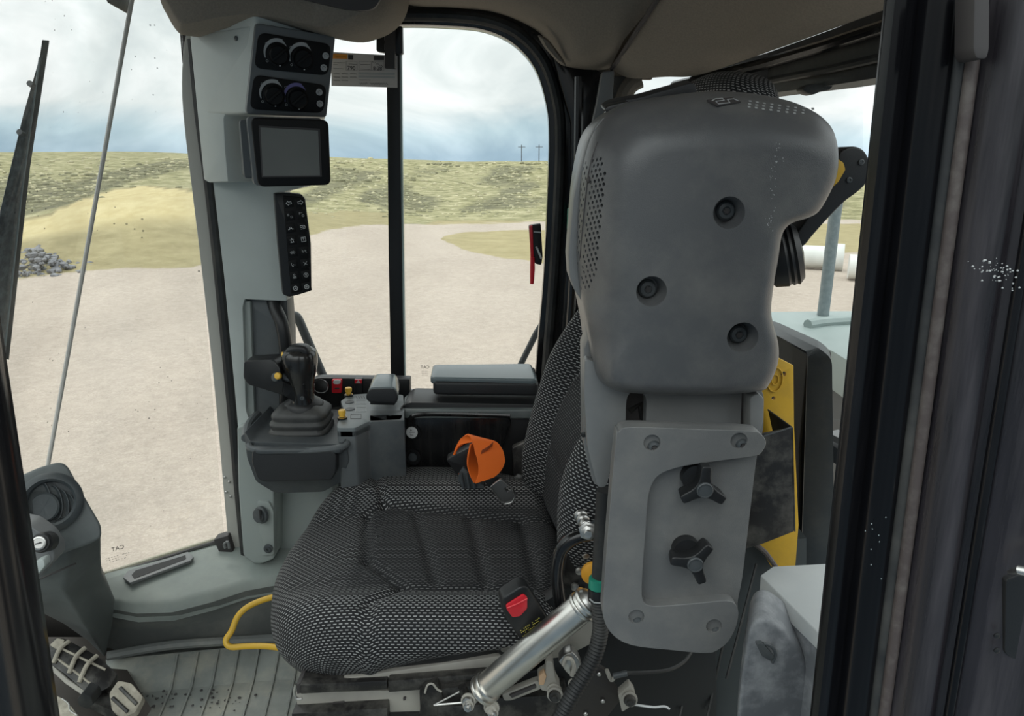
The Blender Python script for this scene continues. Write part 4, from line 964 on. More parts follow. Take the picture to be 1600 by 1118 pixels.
# left side wall with ventilation holes
side_o = [(944, 182), (930, 198), (918, 222), (907, 262), (896, 310), (891, 360), (888, 400), (890, 432), (897, 452), (908, 470), (914, 490), (918, 530), (912, 545), (913, 700), (926, 752), (934, 760), (946, 735), (950, 640), (948, 602), (932, 560), (928, 480), (912, 440), (905, 400), (908, 340), (915, 280), (924, 236), (940, 205), (950, 186)]
sw = MB().prism(px2(side_o, .845), (.0, .05, 0)).build('side_wall', M['bracket'], lc, .003)
def cast(x, y):
    for ob in (cover, sw):
        hit, loc, nn, _ = ob.ray_cast(CAM - wpos(ob), ray(x, y).normalized())
        if hit: return loc + wpos(ob), (nn if nn.dot(ray(x, y)) < 0 else -nn), ob
    return None
hl_ = {cover: MB(), sw: MB()}
for row in range(25):
    y = 258 + row * 8.1
    f = row / 24; xs = lerp([(258, 921), (330, 914), (400, 907), (452, 903)], y)
    for side in (0, 1):
        n_c = 3 if side == 0 else (4 if 275 < y < 440 else 3)
        for q_ in range(n_c):
            x = xs + (-6 - 5.2 * q_ if side == 0 else 5 + 6.2 * q_) + (2.6 if row % 2 else 0)
            if side == 0 and x < lerp([(240, 908), (300, 896), (350, 891), (400, 889), (452, 897)], y) + 2: continue
            r_h = cast(x, y - (x - 900) * .25)
            if r_h: hl_[r_h[2]].lathe(r_h[0], r_h[1], [(.0020, -.009), (.0020, .002)], 8)
sl_ = [cast(x, y) for x, y in [(934, 222), (926, 245), (920, 270), (915, 310), (911, 350), (907, 400), (903, 445), (900, 452)]]
MB().tube([q[0] + q[1] * .0003 for q in sl_ if q], .0007, 6).build('split_line', M['ink'], lc)
for x, y in ((920, 281), (902, 424)): gq = cast(x, y); MB().lathe(gq[0], gq[1], [(.0035, -.001), (.0035, .001), (.002, .0022)], 14).build('grille_screw', M['ink'], lc)
MB().lathe(P(912, 678, .842), (-.3, -1, 0), [(.0035, 0), (.0035, .002), (.0015, .003)], 12).build('edge_screw', M['black'], lc)
# emblem on the top face and row of small slots
tf = F3((1095, 170, .815), (1170, 170, .815), (1095, 150, .87))
def on_top(x, y, h=.001):
    """A point on the sloping top of the cover found by casting onto the mesh."""
    d = ray(x, y).normalized(); hit, loc, nn, _ = cover.ray_cast(CAM - wpos(cover), d)
    return (loc + wpos(cover), nn) if hit else (P(x, y, .85), V((0, -.7, .7)))
c0, nrm = on_top(1132, 161); rgt, _ = on_top(1150, 161)
ef = Fr(c0, V((1, 0, 0)), nrm.cross(V((1, 0, 0)))); ef = ef if ef.n.dot(nrm) > 0 else Fr(c0, V((1, 0, 0)), -nrm.cross(V((1, 0, 0))))
def epix(x, y): return ef.pix(x, y)
em = MB().prism([ef.pp(x, y, .0004) for x, y in [(1104, 158), (1143, 154), (1157, 161), (1120, 167)]], ef.n * .0012).build('emblem', M['ink'], lc)
MB().stroke(ef, [epix(x, y) for x, y in [(1112, 160), (1117, 157), (1128, 156), (1131, 159), (1118, 161), (1122, 165), (1140, 163), (1136, 158), (1146, 157), (1153, 160)]], .0010, .0016, .0022).build('emblem_lines', M['printgrey'], em, smooth=False)
for k, x in enumerate([1172, 1183, 1194, 1206, 1218, 1231, 1243, 1256, 1270]):
    for j in range(3 if k < 8 else 1):
        y = 158 + k * 1.7 + j * 4.4 - (2 if k > 6 else 0); q, nn = on_top(x - j * .8, y)
        if nn.z > .1:
            MB().box(Fr(q, V((1, 0, 0)), nn.cross(V((1, 0, 0)))), -.0013, .0013, -.0012, .0012, -.0005, .0004).build('slot', M['printgrey'], lc, smooth=False)
scm = MB()
for k in range(46):
    y = random.choice([240, 300, 245, 270, 340, 235]) + random.gauss(0, 14); x = 1216 - (y - 230) * .12 + random.gauss(0, 5); r_h = cast(x, y)
    if r_h and r_h[2] is cover: scm.lathe(r_h[0], r_h[1], [(random.uniform(.0003, .0011), -.0002), (.0002, .00025)], 6)
o = scm.build('scuff_marks', M['printgrey'], lc, kind='stuff')
for ob_, m_b in hl_.items():
    if m_b.v: cut(ob_, m_b)
# black pad along the back left of the top
pd = rc(px2([(940, 170), (955, 160), (1000, 152), (1085, 128), (1090, 146), (1040, 152), (975, 170), (950, 178)], .93), .006)
MB().prism(pd, (0, .03, .006)).build('rest_pad', M['leather'], lc, .005, 3)
MB().prism(rc(px2([(944, 172), (950, 166), (984, 158), (984, 165), (952, 177)], .90), .004), (0, .03, .004)).build('pad_end', M['black'], lc, .003)
# inner carrier below the cover, with its slots
car = MB().prism(rc(px2([(914, 560), (1000, 590), (1186, 600), (1194, 618), (1193, 668), (1186, 700), (960, 700), (948, 760), (934, 762), (918, 700), (913, 620)], YF + .045), .006), (0, .02, 0)).build('carrier', M['bracket'], lc, .002)
cut(car, MB().prism(rc(px2([(981, 640), (983, 625), (990, 618), (1004, 618), (1012, 624), (1014, 634), (1012, 690), (980, 690)], YF + .03), .004), (0, .06, 0)))
cut(car, MB().prism(px2([(1166, 606), (1181, 607), (1176, 690), (1162, 690)], YF + .03), (0, .06, 0)))
MB().tube(px2([(984, 642), (1000, 630), (1006, 665)], YF + .075), .004, 8).build('inner_catch', M['blacksteel'], lc)
MB().prism(px2([(975, 612), (1020, 612), (1020, 680), (975, 680)], YF + .075), (0, .01, 0)).build('slot_back', M['ink'], lc)
MB().prism(px2([(1155, 606), (1178, 606), (1178, 680), (1155, 680)], YF + .075), (0, .01, 0)).build('slot_back', M['ink'], lc)
cn = rc(px2([(1172, 620), (1186, 614), (1194, 622), (1193, 660), (1184, 684), (1172, 684)], YF + .02), .004)
MB().prism(cn, (0, .03, 0)).build('corner_flange', M['bracket'], lc, .002)
# lower mounting plate with raised C-shaped border
PY = .742
pb = [(962, 690), (968, 674), (985, 667), (1080, 670), (1172, 673), (1190, 679), (1197, 691), (1192, 704), (1183, 712), (1172, 800), (1160, 900), (1153, 938), (1153, 962), (1145, 990), (1128, 1010), (1106, 1020), (1045, 1015), (988, 1008), (958, 992), (943, 965), (943, 930), (950, 830)]
plate = MB().prism(cat(px2(pb, PY + .006), True, 4), (0, .022, 0)).build('mounting_plate', M['console2'], lc, .003, 3)
cb_o = [(962, 690), (968, 674), (985, 667), (1080, 670), (1172, 673), (1190, 679), (1197, 691), (1192, 704), (1180, 712), (1130, 719), (1080, 726), (1050, 733), (1030, 742), (1018, 758), (1012, 785), (1009, 830), (1005, 880), (1003, 925), (1006, 940), (1016, 946), (1040, 946), (1090, 942), (1135, 938), (1149, 944), (1154, 958), (1150, 980), (1138, 1002), (1122, 1015), (1104, 1020), (1045, 1015), (988, 1008), (958, 992), (943, 965), (943, 930), (950, 830)]
brd = MB().prism(cat(px2(cb_o, PY - .008), True, 3), (0, .016, 0)).build('plate_border', M['console2'], plate, .0062, 1)
cutp = MB()
for x, y in ((1022, 698), (1160, 695), (997, 973), (1120, 988)): cutp.lathe(P(x, y, PY - .02), (0, 1, 0), [(.0098, 0), (.0090, .0135), (.0085, .017)], 28)
cut(brd, cutp)
for x, y in ((1022, 698), (1160, 695), (997, 973), (1120, 988)): torx(x, y, PY - .0035, .0072, lc)
# three-lobed clamp knobs
def knob(x, y, rot, lb_):
    c = P(x, y, PY - .022); k = thing('clamp_knob', lb_, 'knob', c + V((0, .02, -.02)), 'black three-lobed clamp knobs')
    pts = []
    for i in range(3):
        a = rot + i * 2 * PI / 3
        for da, r in ((-.75, .0105), (-.40, .0150), (-.25, .0225), (-.17, .0270), (.17, .0270), (.25, .0225), (.40, .0150), (.75, .0105)):
            pts.append(V((math.cos(a + da) * r, 0, math.sin(a + da) * r)))
    fr1 = [c + p for p in cat(pts, True, 1)]; bk1 = [c + p * .94 + V((0, .020, 0)) for p in cat(pts, True, 1)]
    MB().loft([fr1, bk1]).build('lobed_grip', M['black'], k, .0018, 3)
    MB().lathe(c + V((0, .0, 0)), (0, -1, 0), [(.0088, -.004), (.0088, .0022), (.0078, .0030), (.0072, .0012), (0, .0012)], 28).build('centre_cap', M['dkgrey'], k)
    MB().lathe(c + V((-.005, .016, .005)), (0, 1, 0), [(.0155, 0), (.0155, .012)], 28).build('washer', M['black'], k)
knob(1101, 765, 1.54, 'upper of two black three-lobed knobs on the grey plate')
knob(1086, 881, .92, 'lower of two black three-lobed knobs on the grey plate')
# control handle and round disc at the back right of the console
hp_ = [(1226, 400), (1240, 372), (1262, 340), (1284, 304), (1304, 262), (1314, 238), (1330, 229), (1346, 232), (1356, 244), (1360, 262), (1354, 285), (1340, 300), (1320, 315), (1295, 340), (1270, 368), (1255, 385)]
ch = MB().prism(cat(px2(hp_, .85), True, 4), (0, .036, 0)).build('control_handle', M['black'], lc, .010, 4)
MB().prism(rc(px2([(1304, 245), (1318, 254), (1321, 265), (1310, 284), (1286, 306), (1292, 272)], .838), .002), (0, .02, 0)).build('trigger', M['yellow2'], ch, .002)
for x, y in ((1346, 253), (1327, 281)): MB().lathe(P(x, y, .849), (0, -1, 0), [(.0032, 0), (.0032, .001), (.0018, .0014), (.0012, .0005)], 14).build('grip_screw', M['dkgrey'], ch)
dc = P(1228, 395, .855)
MB().lathe(dc + V((.004, .0, -.002)), (.93, -.25, .25), [(.022, -.03), (.034, -.02), (.036, -.006), (.034, -.003), (.036, 0), (.0345, .003), (.036, .006), (.030, .012), (.0, .016)], 40).build('disc', M['black'], ch)
MB().prism(px2([(1213, 440), (1226, 440), (1222, 350), (1214, 370), (1206, 430)], .84), (0, .04, 0)).build('stem_block', M['black'], ch, .003)

# ---- yellow bracket, black tray and bin behind the console
yk = thing('yellow_bracket', 'yellow painted steel bracket plate behind the console', 'bracket', P(1220, 880, 1.08))
yp = MB().prism(px2([(1185, 600), (1200, 575), (1211, 556), (1240, 571), (1241, 664), (1248, 820), (1243, 885), (1205, 885), (1185, 850), (1180, 700)], 1.08), (0, .006, 0)).build('plate', M['yellow2'], yk, .001)
hh = MB()
for x, y, rx, ry in ((1228, 587, .004, .0065), (1212, 625, .003, .006)): hh.lathe(P(x, y, 1.07), (0, 1, 0), [(rx, 0), (rx, .03)], 20)
cut(yp, hh)
MB().tube([P(1211, 593, 1.078) + V((math.cos(a * PI / 12) * .0115, 0, math.sin(a * PI / 12) * .019)) for a in range(24)], .0012, 6, True).build('raised_ring', M['yellow2'], yk)
MB().tube([P(1211, 593, 1.078) + V((math.cos(a * PI / 8) * .005, 0, math.sin(a * PI / 8) * .008)) for a in range(16)], .0009, 6, True).build('raised_ring', M['yellow2'], yk)
bt = thing('black_tray', 'open black steel tray hung in front of the yellow bracket', 'tray', P(1200, 850, 1.0))
ta = [P(1130, 690, 1.0), P(1185, 682, 1.0), P(1237, 665, 1.0), P(1196, 636, 1.07), P(1150, 636, 1.07)]
MB().prism([P(1120, 692, 1.0), P(1237, 668, 1.0), P(1241, 830, 1.0), P(1190, 850, 1.0), P(1120, 870, 1.0)], (0, .004, 0)).build('front_wall', M['blacksteel'], bt, .001)
MB().prism([P(1237, 668, 1.0), P(1241, 830, 1.0), P(1238, 815, 1.07), P(1200, 640, 1.07)], (.002, 0, 0)).build('side_wall', M['blacksteel'], bt)
MB().prism([P(1120, 784, 1.006), P(1236, 784, 1.006), P(1230, 764, 1.07), P(1120, 764, 1.07)], (0, 0, -.004)).build('tray_floor', M['ink'], bt)
MB().tube([P(1188, 683, .999), P(1237, 667, .999), P(1200, 640, 1.07)], .0013, 6).build('bright_rim', M['dkgrey'], bt)
MB().tube(cat(px2([(1180, 850), (1195, 862), (1212, 885)], 1.02), n=4), .004, 8).build('lower_hoop', M['seal'], bt)
# storage box low right
sx = thing('storage_box', 'scuffed grey storage box with pale lid at the foot of the door pillar', 'storage box', P(1225, 1118, .70))
zl = P(1190, 905, .80).z
T = [PZ(x, y, zl) for x, y in [(1188, 898), (1208, 884), (1330, 878), (1330, 1075), (1276, 985)]]
T2 = [PZ(x, y, zl - .014) for x, y in [(1186, 925), (1204, 900), (1330, 890), (1330, 1110), (1274, 1012)]]
MB().loft([[q - V((0, 0, .0)) for q in T2], T]).build('lid', M['boxlid'], sx, .0015)
B0 = [q.copy() for q in T2]; B1 = [q + V((0, .0, -.35)) for q in T2]
MB().loft([B1, [q + V((.001, .002, -.0005)) for q in B0]]).build('body', M['box'], sx, .002)
MB().tube([P(1188, 931, .78), P(1230, 975, .742), P(1272, 1020, .70)], .0005, 6).build('lid_gap', M['ink'], sx)
ltch = rc(px2([(1170, 985), (1180, 968), (1198, 966), (1225, 985), (1252, 1018), (1262, 1045), (1260, 1140), (1150, 1140), (1158, 1060)], .70), .008)
MB().loft([[q + V((.02, .06, .0)) for q in ltch], ltch]).build('front_panel', M['box'], sx, .009, 4)
MB().prism(rc(px2([(1182, 1006), (1192, 1005), (1210, 1026), (1205, 1033), (1190, 1024)], .694), .002), (0, .008, 0)).build('latch', M['dkgrey'], sx, .002)
MB().tube(cat([q + V((0, -.001, 0)) for q in px2([(1192, 1004), (1204, 1008), (1211, 1020), (1206, 1034)], .697)], n=4), .0018, 8).build('latch_bow', M['dkgrey'], sx)
# dark trim wall behind the console foot
S(MB().prism([P(1000, 1000, 1.12), P(1165, 850, 1.12), P(1260, 840, 1.12), P(1260, 1180, 1.02), P(1000, 1180, 1.02)], (.0, .05, 0)).build('wall_back', mat('dark_back_trim', (.028, .034, .035), .5)))
for a_, b_2 in (((1088, 1010), (1062, 1118)), ((1160, 870), (1105, 1118)), ((1182, 880), (1135, 1060))):
    S(MB().tube([P(*a_, 1.10), P(*b_2, 1.02)], .002, 6).build('trim_33', M['rubber']))

# ================================================================== SWITCH PILLAR
pc = thing('switch_pillar', 'pale grey plastic pillar console carrying the switches and monitor', 'pillar console', P(390, 880, 1.52))
# upper box: left face turned to the windscreen, right face carrying the dials
def edgep(a, b, Ya, Yb, t): return None
L0, L1 = P(297, 55, 1.50), P(322, 283, 1.49)
ub = [P(296, 30, 1.50), P(399, 20, 1.37), P(524, 30, 1.44)]
lowc = P(385, 178, 1.375)
# front faces as one folded shell, closed behind
mb = MB()
Lt, Ct, Rt = P(297, 56, 1.50), P(399, 39, 1.37), P(523, 60, 1.44)
Lb, Cb, Rb = P(309, 180, 1.495), P(386, 177, 1.375), P(508, 184, 1.435)
up = V((0, 0, .05)); bk_ = V((-.035, .14, 0))
mb.loft([[Lb, Cb, Rb, Rb + bk_, Lb + bk_], [Lt, Ct, Rt, Rt + bk_, Lt + bk_], [Lt + up, Ct + up, Rt + up, Rt + bk_ + up, Lt + bk_ + up]])
mb.build('upper_body', M['pillar_plastic'], pc, .007, 3)
mb = MB()
pnl = (Ct - Lt).cross(Lb - Lt).normalized(); pnl = pnl if pnl.y < 0 else -pnl
mb.prism([PP(x, y, Lt, pnl) + pnl * .0015 for x, y in [(297, 56), (392, 40), (380, 177), (353, 178), (350, 184), (352, 230), (357, 284), (326, 285), (319, 281), (309, 180)]], -pnl * .06); mb.build('left_cheek', M['pillar_plastic'], pc, .004)
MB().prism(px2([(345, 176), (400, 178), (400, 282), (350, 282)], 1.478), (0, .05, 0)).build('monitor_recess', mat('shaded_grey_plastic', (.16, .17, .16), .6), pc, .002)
MB().lathe(P(369, 60, 1.402), (-.55, -.8, 0), [(.0042, 0), (.0042, .001), (.0022, .002)], 14).build('screw', M['dkgrey'], pc)
# dial face, darker grey
df = F3((386, 177, 1.370), (508, 184, 1.430), (399, 39, 1.365))
def dpt(x, y, h=0): return df.pp(x, y, h)
MB().prism(rc([dpt(x, y, .006) for x, y in [(399, 36), (523, 57), (509, 183), (386, 178), (384, 172)]], .006), -df.n * .02).build('dial_face', M['midgrey'], pc, .003)
def dial_panel(pix, dials, btns, label, dull=None):
    t = thing('climate_panel', label, 'control panel', df.pp(*pix[3], .006))
    t_ = MB().prism(rc([dpt(x, y, .0095) for x, y in pix], .014, 6), -df.n * .006).build('panel_plate', M['deep'], t, .001)
    for k, (x, y) in enumerate(dials):
        c = dpt(x, y, .0095)
        kb = MB().lathe(c, df.n, [(.0195, 0), (.0195, .003), (.0165, .004), (.0158, .009), (.0140, .011), (0, .011)], 36).build('dial', M['deep'], t)
        MB().box(Fr(c + df.n * .011, df.u * .8 + df.v * .7, df.v * .8 - df.u * .7), -.015, .015, -.0025, .0025, 0, .003).build('grip', M['deep'], kb, .001)
        MB().lathe(c + df.u * .002 - df.v * .0168 + df.n * .003, df.n, [(.0012, 0), (.0012, .002)], 10).build('pointer_dot', M['white'], kb, smooth=False)
        mt_ = M['purple'] if (dull == k) else M['printgrey']
        u0, v0 = df.pix(x, y); n_ = 22; am = MB()
        for i in range(n_):
            a0 = math.radians(195 - 150 * i / n_); a1 = math.radians(195 - 150 * (i + 1) / n_)
            w0 = .0012 + .0048 * (math.sin(PI * min(1, i / n_ * .7 + .02))); w1 = .0012 + .0048 * (math.sin(PI * min(1, (i + 1) / n_ * .7 + .02)))
            if i > n_ - 5: w0 *= (n_ - i) / 5; w1 *= (n_ - i - 1) / 5 + .01
            q = [(u0 + math.cos(a) * r, v0 + math.sin(a) * r) for a, r in ((a0, .0212), (a0, .0212 + w0), (a1, .0212 + w1), (a1, .0212))]
            am.loft([[df(a, b, .0096) for a, b in q], [df(a, b, .0102) for a, b in q]])
        am.build('scale_arc', mt_, t, smooth=False)
        for (dx, dy) in ((-18, -18), (-17, 9)):
            uu, vv = df.pix(x + dx, y + dy); MB().stroke(df, [(uu + math.cos(a) * .002, vv + math.sin(a) * .002) for a in [j * PI / 3 for j in range(6)]], .0006, .0096, .0102, True).build('dial_mark', M['printgrey'], t, smooth=False)
    for k, (x, y) in enumerate(btns):
        b = MB().lathe(dpt(x, y, .0095), df.n, [(.0058, 0), (.0058, .0012), (.005, .0018)], 24).build('push_button', M['printgrey'], t)
        uu, vv = df.pix(x, y); MB().stroke(df, [(uu + math.cos(a) * .0026, vv + math.sin(a) * .0026) for a in [j * PI / 5 for j in range(8)]], .0007, .0113, .0118).build('symbol', M['dkgrey'], b, smooth=False)
    return t
dial_panel([(403, 50), (516, 69), (511, 118), (396, 106)], [(433, 86), (471, 92)], [(507, 87), (504, 105.5)], 'upper black panel of two rotary dials on the switch pillar')
dial_panel([(396, 116), (509, 133), (504, 176), (389, 170)], [(426, 149), (463, 154)], [(497, 143.5), (498, 161.5)], 'lower black panel of two rotary dials just above the monitor', dull=1)
# monitor
mo = thing('monitor', 'black display monitor with blank grey screen on the switch pillar', 'monitor', P(450, 290, 1.38))
mf = F3((402, 290, 1.352), (516, 290, 1.385), (402, 184, 1.352))
def mp_(x, y, h=0): return mf.pp(x, y, h)
bez = rc([mp_(x, y) for x, y in [(391, 183), (513, 187), (517, 289), (403, 292)]], .012, 5)
MB().prism([q for q in bez], -mf.n * .016).build('bezel', M['deep'], mo, .003, 3)
MB().prism([q + mf.n * .001 for q in rc([mp_(x, y) for x, y in [(404, 196), (500, 201), (503, 276), (409, 277)]], .001)], -mf.n * .003).build('inner_bezel', M['ink'], mo)
MB().prism([mp_(x, y, .0022) for x, y in [(407, 199), (497, 204), (500, 274), (411, 275)]], -mf.n * .003).build('screen', M['screen'], mo, smooth=False)
sh = rc([mp_(x, y, -.014) for x, y in [(384, 181), (505, 184), (509, 288), (396, 291)]], .01, 4)
MB().loft([sh, [q - mf.n * .020 - mf.u * .004 for q in sh]]).build('housing', M['midgrey'], mo, .002)
MB().loft([rc([mp_(x, y, -.03) for x, y in [(372, 186), (470, 186), (470, 280), (380, 280)]], .006), rc([mp_(x, y, -.06) for x, y in [(368, 186), (470, 186), (470, 275), (374, 276)]], .006)]).build('housing_back', M['dkgrey'], mo, .002)
# lower body of the pillar
MB().prism(rc(px2([(332, 274), (400, 274), (478, 276), (474, 292), (440, 300), (436, 330), (442, 400), (448, 470), (382, 467), (379, 480), (384, 640), (392, 664), (372, 668), (366, 600), (350, 430)], 1.495), .004), (0, .06, 0)).build('middle_body', M['pillar_plastic'], pc, .006, 3)
MB().prism(rc(px2([(376, 466), (448, 466), (452, 520), (454, 650), (392, 668), (384, 600)], 1.515), .004), (0, .05, 0)).build('recess_wall', M['midgrey'], pc, .003)
MB().prism(px2([(380, 470), (391, 470), (398, 660), (386, 662)], 1.505), (0, .02, 0)).build('recess_edge', M['pillar_low'], pc, .003)
lwp = rc(px2([(370, 667), (395, 660), (420, 740), (428, 760), (428, 873), (408, 881), (396, 880), (380, 868), (372, 760)], 1.475), .006)
MB().prism(lwp, (0, .10, 0)).build('lower_body', M['pillar_low'], pc, .007, 3)
MB().prism(px2([(424, 748), (520, 748), (520, 880), (424, 880)], 1.54), (0, .06, 0)).build('lower_side', M['pillar_low'], pc, .003)
MB().prism(rc(px2([(402, 782), (420, 784), (427, 798), (428, 866), (409, 868), (412, 848), (404, 830)], 1.468), .005), (0, .02, 0)).build('socket_plate', M['pillar_low'], pc, .003)
sk_ = MB().lathe(P(408, 804, 1.462), (-.6, -1, .1), [(.019, -.004), (.019, .002), (.015, .004), (.015, .010), (0, .011)], 28).build('socket_cap', M['dkgrey'], pc)
MB().box(Fr(P(408, 804, 1.450), V((1, -.5, 0)), V((0, 0, 1))), -.003, .003, -.013, .013, 0, .003).build('cap_ridge', M['black'], sk_, .001)
MB().lathe(P(419, 857, 1.463), (0, -1, 0), [(.010, -.002), (.010, .001), (.0065, .002), (.006, .0035), (.003, .0035), (.0028, .001), (0, .001)], 20).build('socket_screw', M['dkgrey'], pc)
# keypad
kp = thing('keypad', 'black keypad with two columns of white symbols on the pillar', 'keypad', P(458, 462, 1.43))
kf = F3((452, 462, 1.425), (487, 455, 1.44), (440, 302, 1.425))
def kpx(x, y, h=0): return kf.pp(x, y, h)
kb = rc([kpx(x, y) for x, y in [(428, 302), (442, 300), (471, 303), (477, 310), (486, 380), (487, 454), (468, 460), (452, 464), (442, 460), (434, 380)]], .003)
MB().prism(kb, -kf.n * .03).build('housing', M['black'], kp, .003)
MB().prism([kpx(x, y, .0015) for x, y in [(442, 305), (470, 307), (482, 378), (484, 450), (455, 459)]], -kf.n * .003).build('face', M['deep'], kp, .001)
rows = [((451, 317), (469, 316)), ((453, 337), (471, 335)), ((454, 356), (473, 354.5)), ((456, 375), (474, 373.5)), ((457, 394), (475, 392)), ((458, 413), (477, 411)), ((460, 431), (478, 429)), ((461.5, 450), (479, 447.5))]
S1_ = .0038
def sym(i, side):
    a = []
    arrow = [(-1.3, 0), (-.2, 1.1), (-.2, .55), (1.2, .55), (1.2, -.55), (-.2, -.55), (-.2, -1.1), (-1.3, 0)]
    circ = lambda cx__, cy__, r: [(cx__ + math.cos(t * PI / 6) * r, cy__ + math.sin(t * PI / 6) * r) for t in range(13)]
    if i == 0: a = [arrow if side == 0 else [(-x, y) for x, y in arrow]]
    elif i == 1: a = [[(-1.2, 1), (-.4, 1), (-.4, .2), (-1.2, .2)], [(.2, -.2), (1, -.2), (1.2, -.6), (1, -1), (.2, -1), (.2, -.2)], [(-1.2, .6), (-.7, .6)]] if side == 0 else [[(-1, .2), (-1, 1.2), (-.4, 1.2), (-.4, .8), (-1, .8)], circ(.6, -.6, .5), [(0, .9), (.5, .9)]]
    elif i == 2: a = [[(-1.3, -.6), (-.6, -.6), (-.3, .5), (.3, .5), (.6, -.6), (1.3, -.6)], [(-.5, -.2), (.5, -.2)]] if side == 0 else [[(-1.2, .8), (-.3, .8)], [(-1.2, 0), (-.3, 0)], [(-1.2, -.8), (-.3, -.8)], [(.1, 1), (.8, .8), (1.2, 0), (.8, -.8), (.1, -1), (.1, 1)]]
    elif i == 3: a = [[(-.5, -.9), (-.5, .1), (-.3, .5), (.3, .5), (.5, .1), (.5, -.9)], [(-.9, -1), (.9, -1)], [(-1, .3), (-.8, .3)], [(.8, .3), (1, .3)], [(0, .8), (0, 1.1)]] if side == 0 else [[(-1, -1.1), (1, -1.1), (1.1, 1.1), (-1, 1.1), (-1, -1.1)], [(-.4, .4), (0, .8), (.4, .4), (0, 0), (0, -.3)], [(0, -.6), (0, -.8)]]
    elif i == 4: a = [[(-1.2, 0), (-.5, .8), (-.5, -.8), (-1.2, 0)], [(1.2, 0), (.5, .8), (.5, -.8), (1.2, 0)], [(-.1, .6), (-.1, -.6)], [(.2, .6), (.2, -.6)]] if side == 0 else [[(-1, .9), (-.2, -.3), (.2, .5), (1, -.9)], [(-1, .2), (-.5, -.6)], [(.5, .6), (1, 0)]]
    elif i == 5: a = [[(-.6, 1), (-.9, 0), (-.4, -.6)], circ(-.3, -.7, .25), [(0, .2), (.5, -.3), (1.1, -.3)]] if side == 0 else [[(-.9, .9), (.9, -.9)], [(-.9, -.9), (.9, .9)], circ(0, 0, .3)]
    elif i == 6: a = [circ(0, .7, .4), [(-.8, -.2), (.8, -.2)], [(-.8, -.6), (.8, -.6)], [(-.8, -1), (.8, -1)], [(0, .3), (0, -1)]] if side == 0 else [circ(0, 0, 1.1), [(-.5, .5), (.5, .5)], [(-.3, .1), (.5, .1)], [(-.3, -.3), (-.3, .5)], [(.2, -.5), (.5, -.1)]]
    else: a = [circ(0, 0, 1.1), [(-.5, .1), (.5, .1)], [(0, -.4), (.5, -.2)]] if side == 0 else [circ(0, 0, 1.1), [(-.35, -.5), (-.35, .5)], [(.1, -.5), (.35, -.2), (.1, 0), (.35, .2), (.1, .5)]]
    return a
for i, r in enumerate(rows):
    for s_, (x, y) in enumerate(r):
        u, v_ = kf.pix(x, y)
        ky = MB().box(kf, u - .0085, u + .0085, v_ - .0085, v_ + .0085, .001, .0024).build('key', M['deep'], kp, .0008)
        mbk = MB()
        for st3 in sym(i, s_): mbk.stroke(kf, [(u + a * S1_, v_ + b * S1_) for a, b in st3], .0009 if i in (0, 2, 3, 7) else .00075, .0024, .0029)
        mbk.build('key_symbol', M['white'] if i in (0, 2, 3, 7) else M['printgrey'], ky, smooth=False)
# grab handle on the pillar and rail outside
gh = MB().tube(cat([P(424, 460, 1.53), P(430, 480, 1.50), P(440, 505, 1.48), P(446, 540, 1.475), P(447, 575, 1.48), P(446, 640, 1.50)], n=6), [.0135] * 31 , 16)
tag(gh.build('grab_handle', M['black']), 'thick black curved grab handle rising behind the joystick', 'handle')
hr = MB().tube(cat([P(452, 560, 1.86), P(452, 500, 1.86), P(458, 493, 1.86), P(466, 498, 1.86), P(480, 530, 1.86), P(505, 588, 1.86), P(530, 650, 1.86)], n=6), .0115, 14)
tag(hr.build('outside_handrail', M['dkgrey']), 'dark grey bent handrail outside the side window, behind the joystick', 'handrail')
hr = MB().tube([P(870, 470, 1.95), P(838, 520, 1.95), P(815, 566, 1.95), P(790, 620, 1.95)], .0085, 14)
tag(hr.build('outside_handrail', M['dkgrey']), 'dark grey sloping handrail outside the window beside the backrest', 'handrail')

# ================================================================== RIGHT-HAND CONSOLE
rcn = thing('side_console', 'dark grey side console below the window carrying the joystick', 'console', P(540, 790, 1.5))
zt_ = P(500, 680, 1.40).z
# joystick bay: top tray with rim
bay = rc([PZ(x, y, zt_) for x, y in [(383, 690), (385, 672), (418, 640), (450, 634), (545, 640), (556, 668), (540, 690), (536, 700), (400, 702)]], .012, 4)
MB().prism(bay, (0, 0, -.012)).build('joystick_bay', M['dkgrey'], rcn, .006, 3)
zb = P(470, 700, 1.335).z
frt = rc([P(381, 672, 1.36), P(392, 690, 1.345), P(532, 694, 1.345), P(540, 684, 1.35), P(545, 720, 1.35), P(534, 752, 1.36), P(505, 768, 1.38), P(430, 770, 1.38), P(400, 752, 1.37), P(386, 715, 1.36)], .008, 4)
MB().loft([[q + V((0, .16, -.0)) for q in frt], [q + V((0, .02, 0)) for q in frt], frt]).build('front_body', M['dkgrey'], rcn, .006, 3)
MB().tube(cat([PZ(384, 684, zt_ + .002), PZ(388, 665, zt_ + .004), PZ(402, 648, zt_ + .004), PZ(424, 636, zt_ + .004)], n=5), .009, 10).build('bay_rim', M['midgrey'], rcn)
MB().tube(cat([P(388, 694, 1.346), P(400, 702, 1.338), P(470, 704, 1.335), P(535, 698, 1.34), P(541, 684, 1.37), P(538, 660, 1.43)], n=5), .0065, 10).build('front_rim', M['midgrey'], rcn)
pad = rc(px2([(394, 705), (400, 702), (520, 704), (526, 712), (525, 738), (518, 750), (412, 753), (402, 748), (393, 722)], 1.330), .006, 4)
MB().loft([[q + V((0, .03, 0)) for q in pad], pad]).build('knee_pad', M['leather'], rcn, .006, 4)
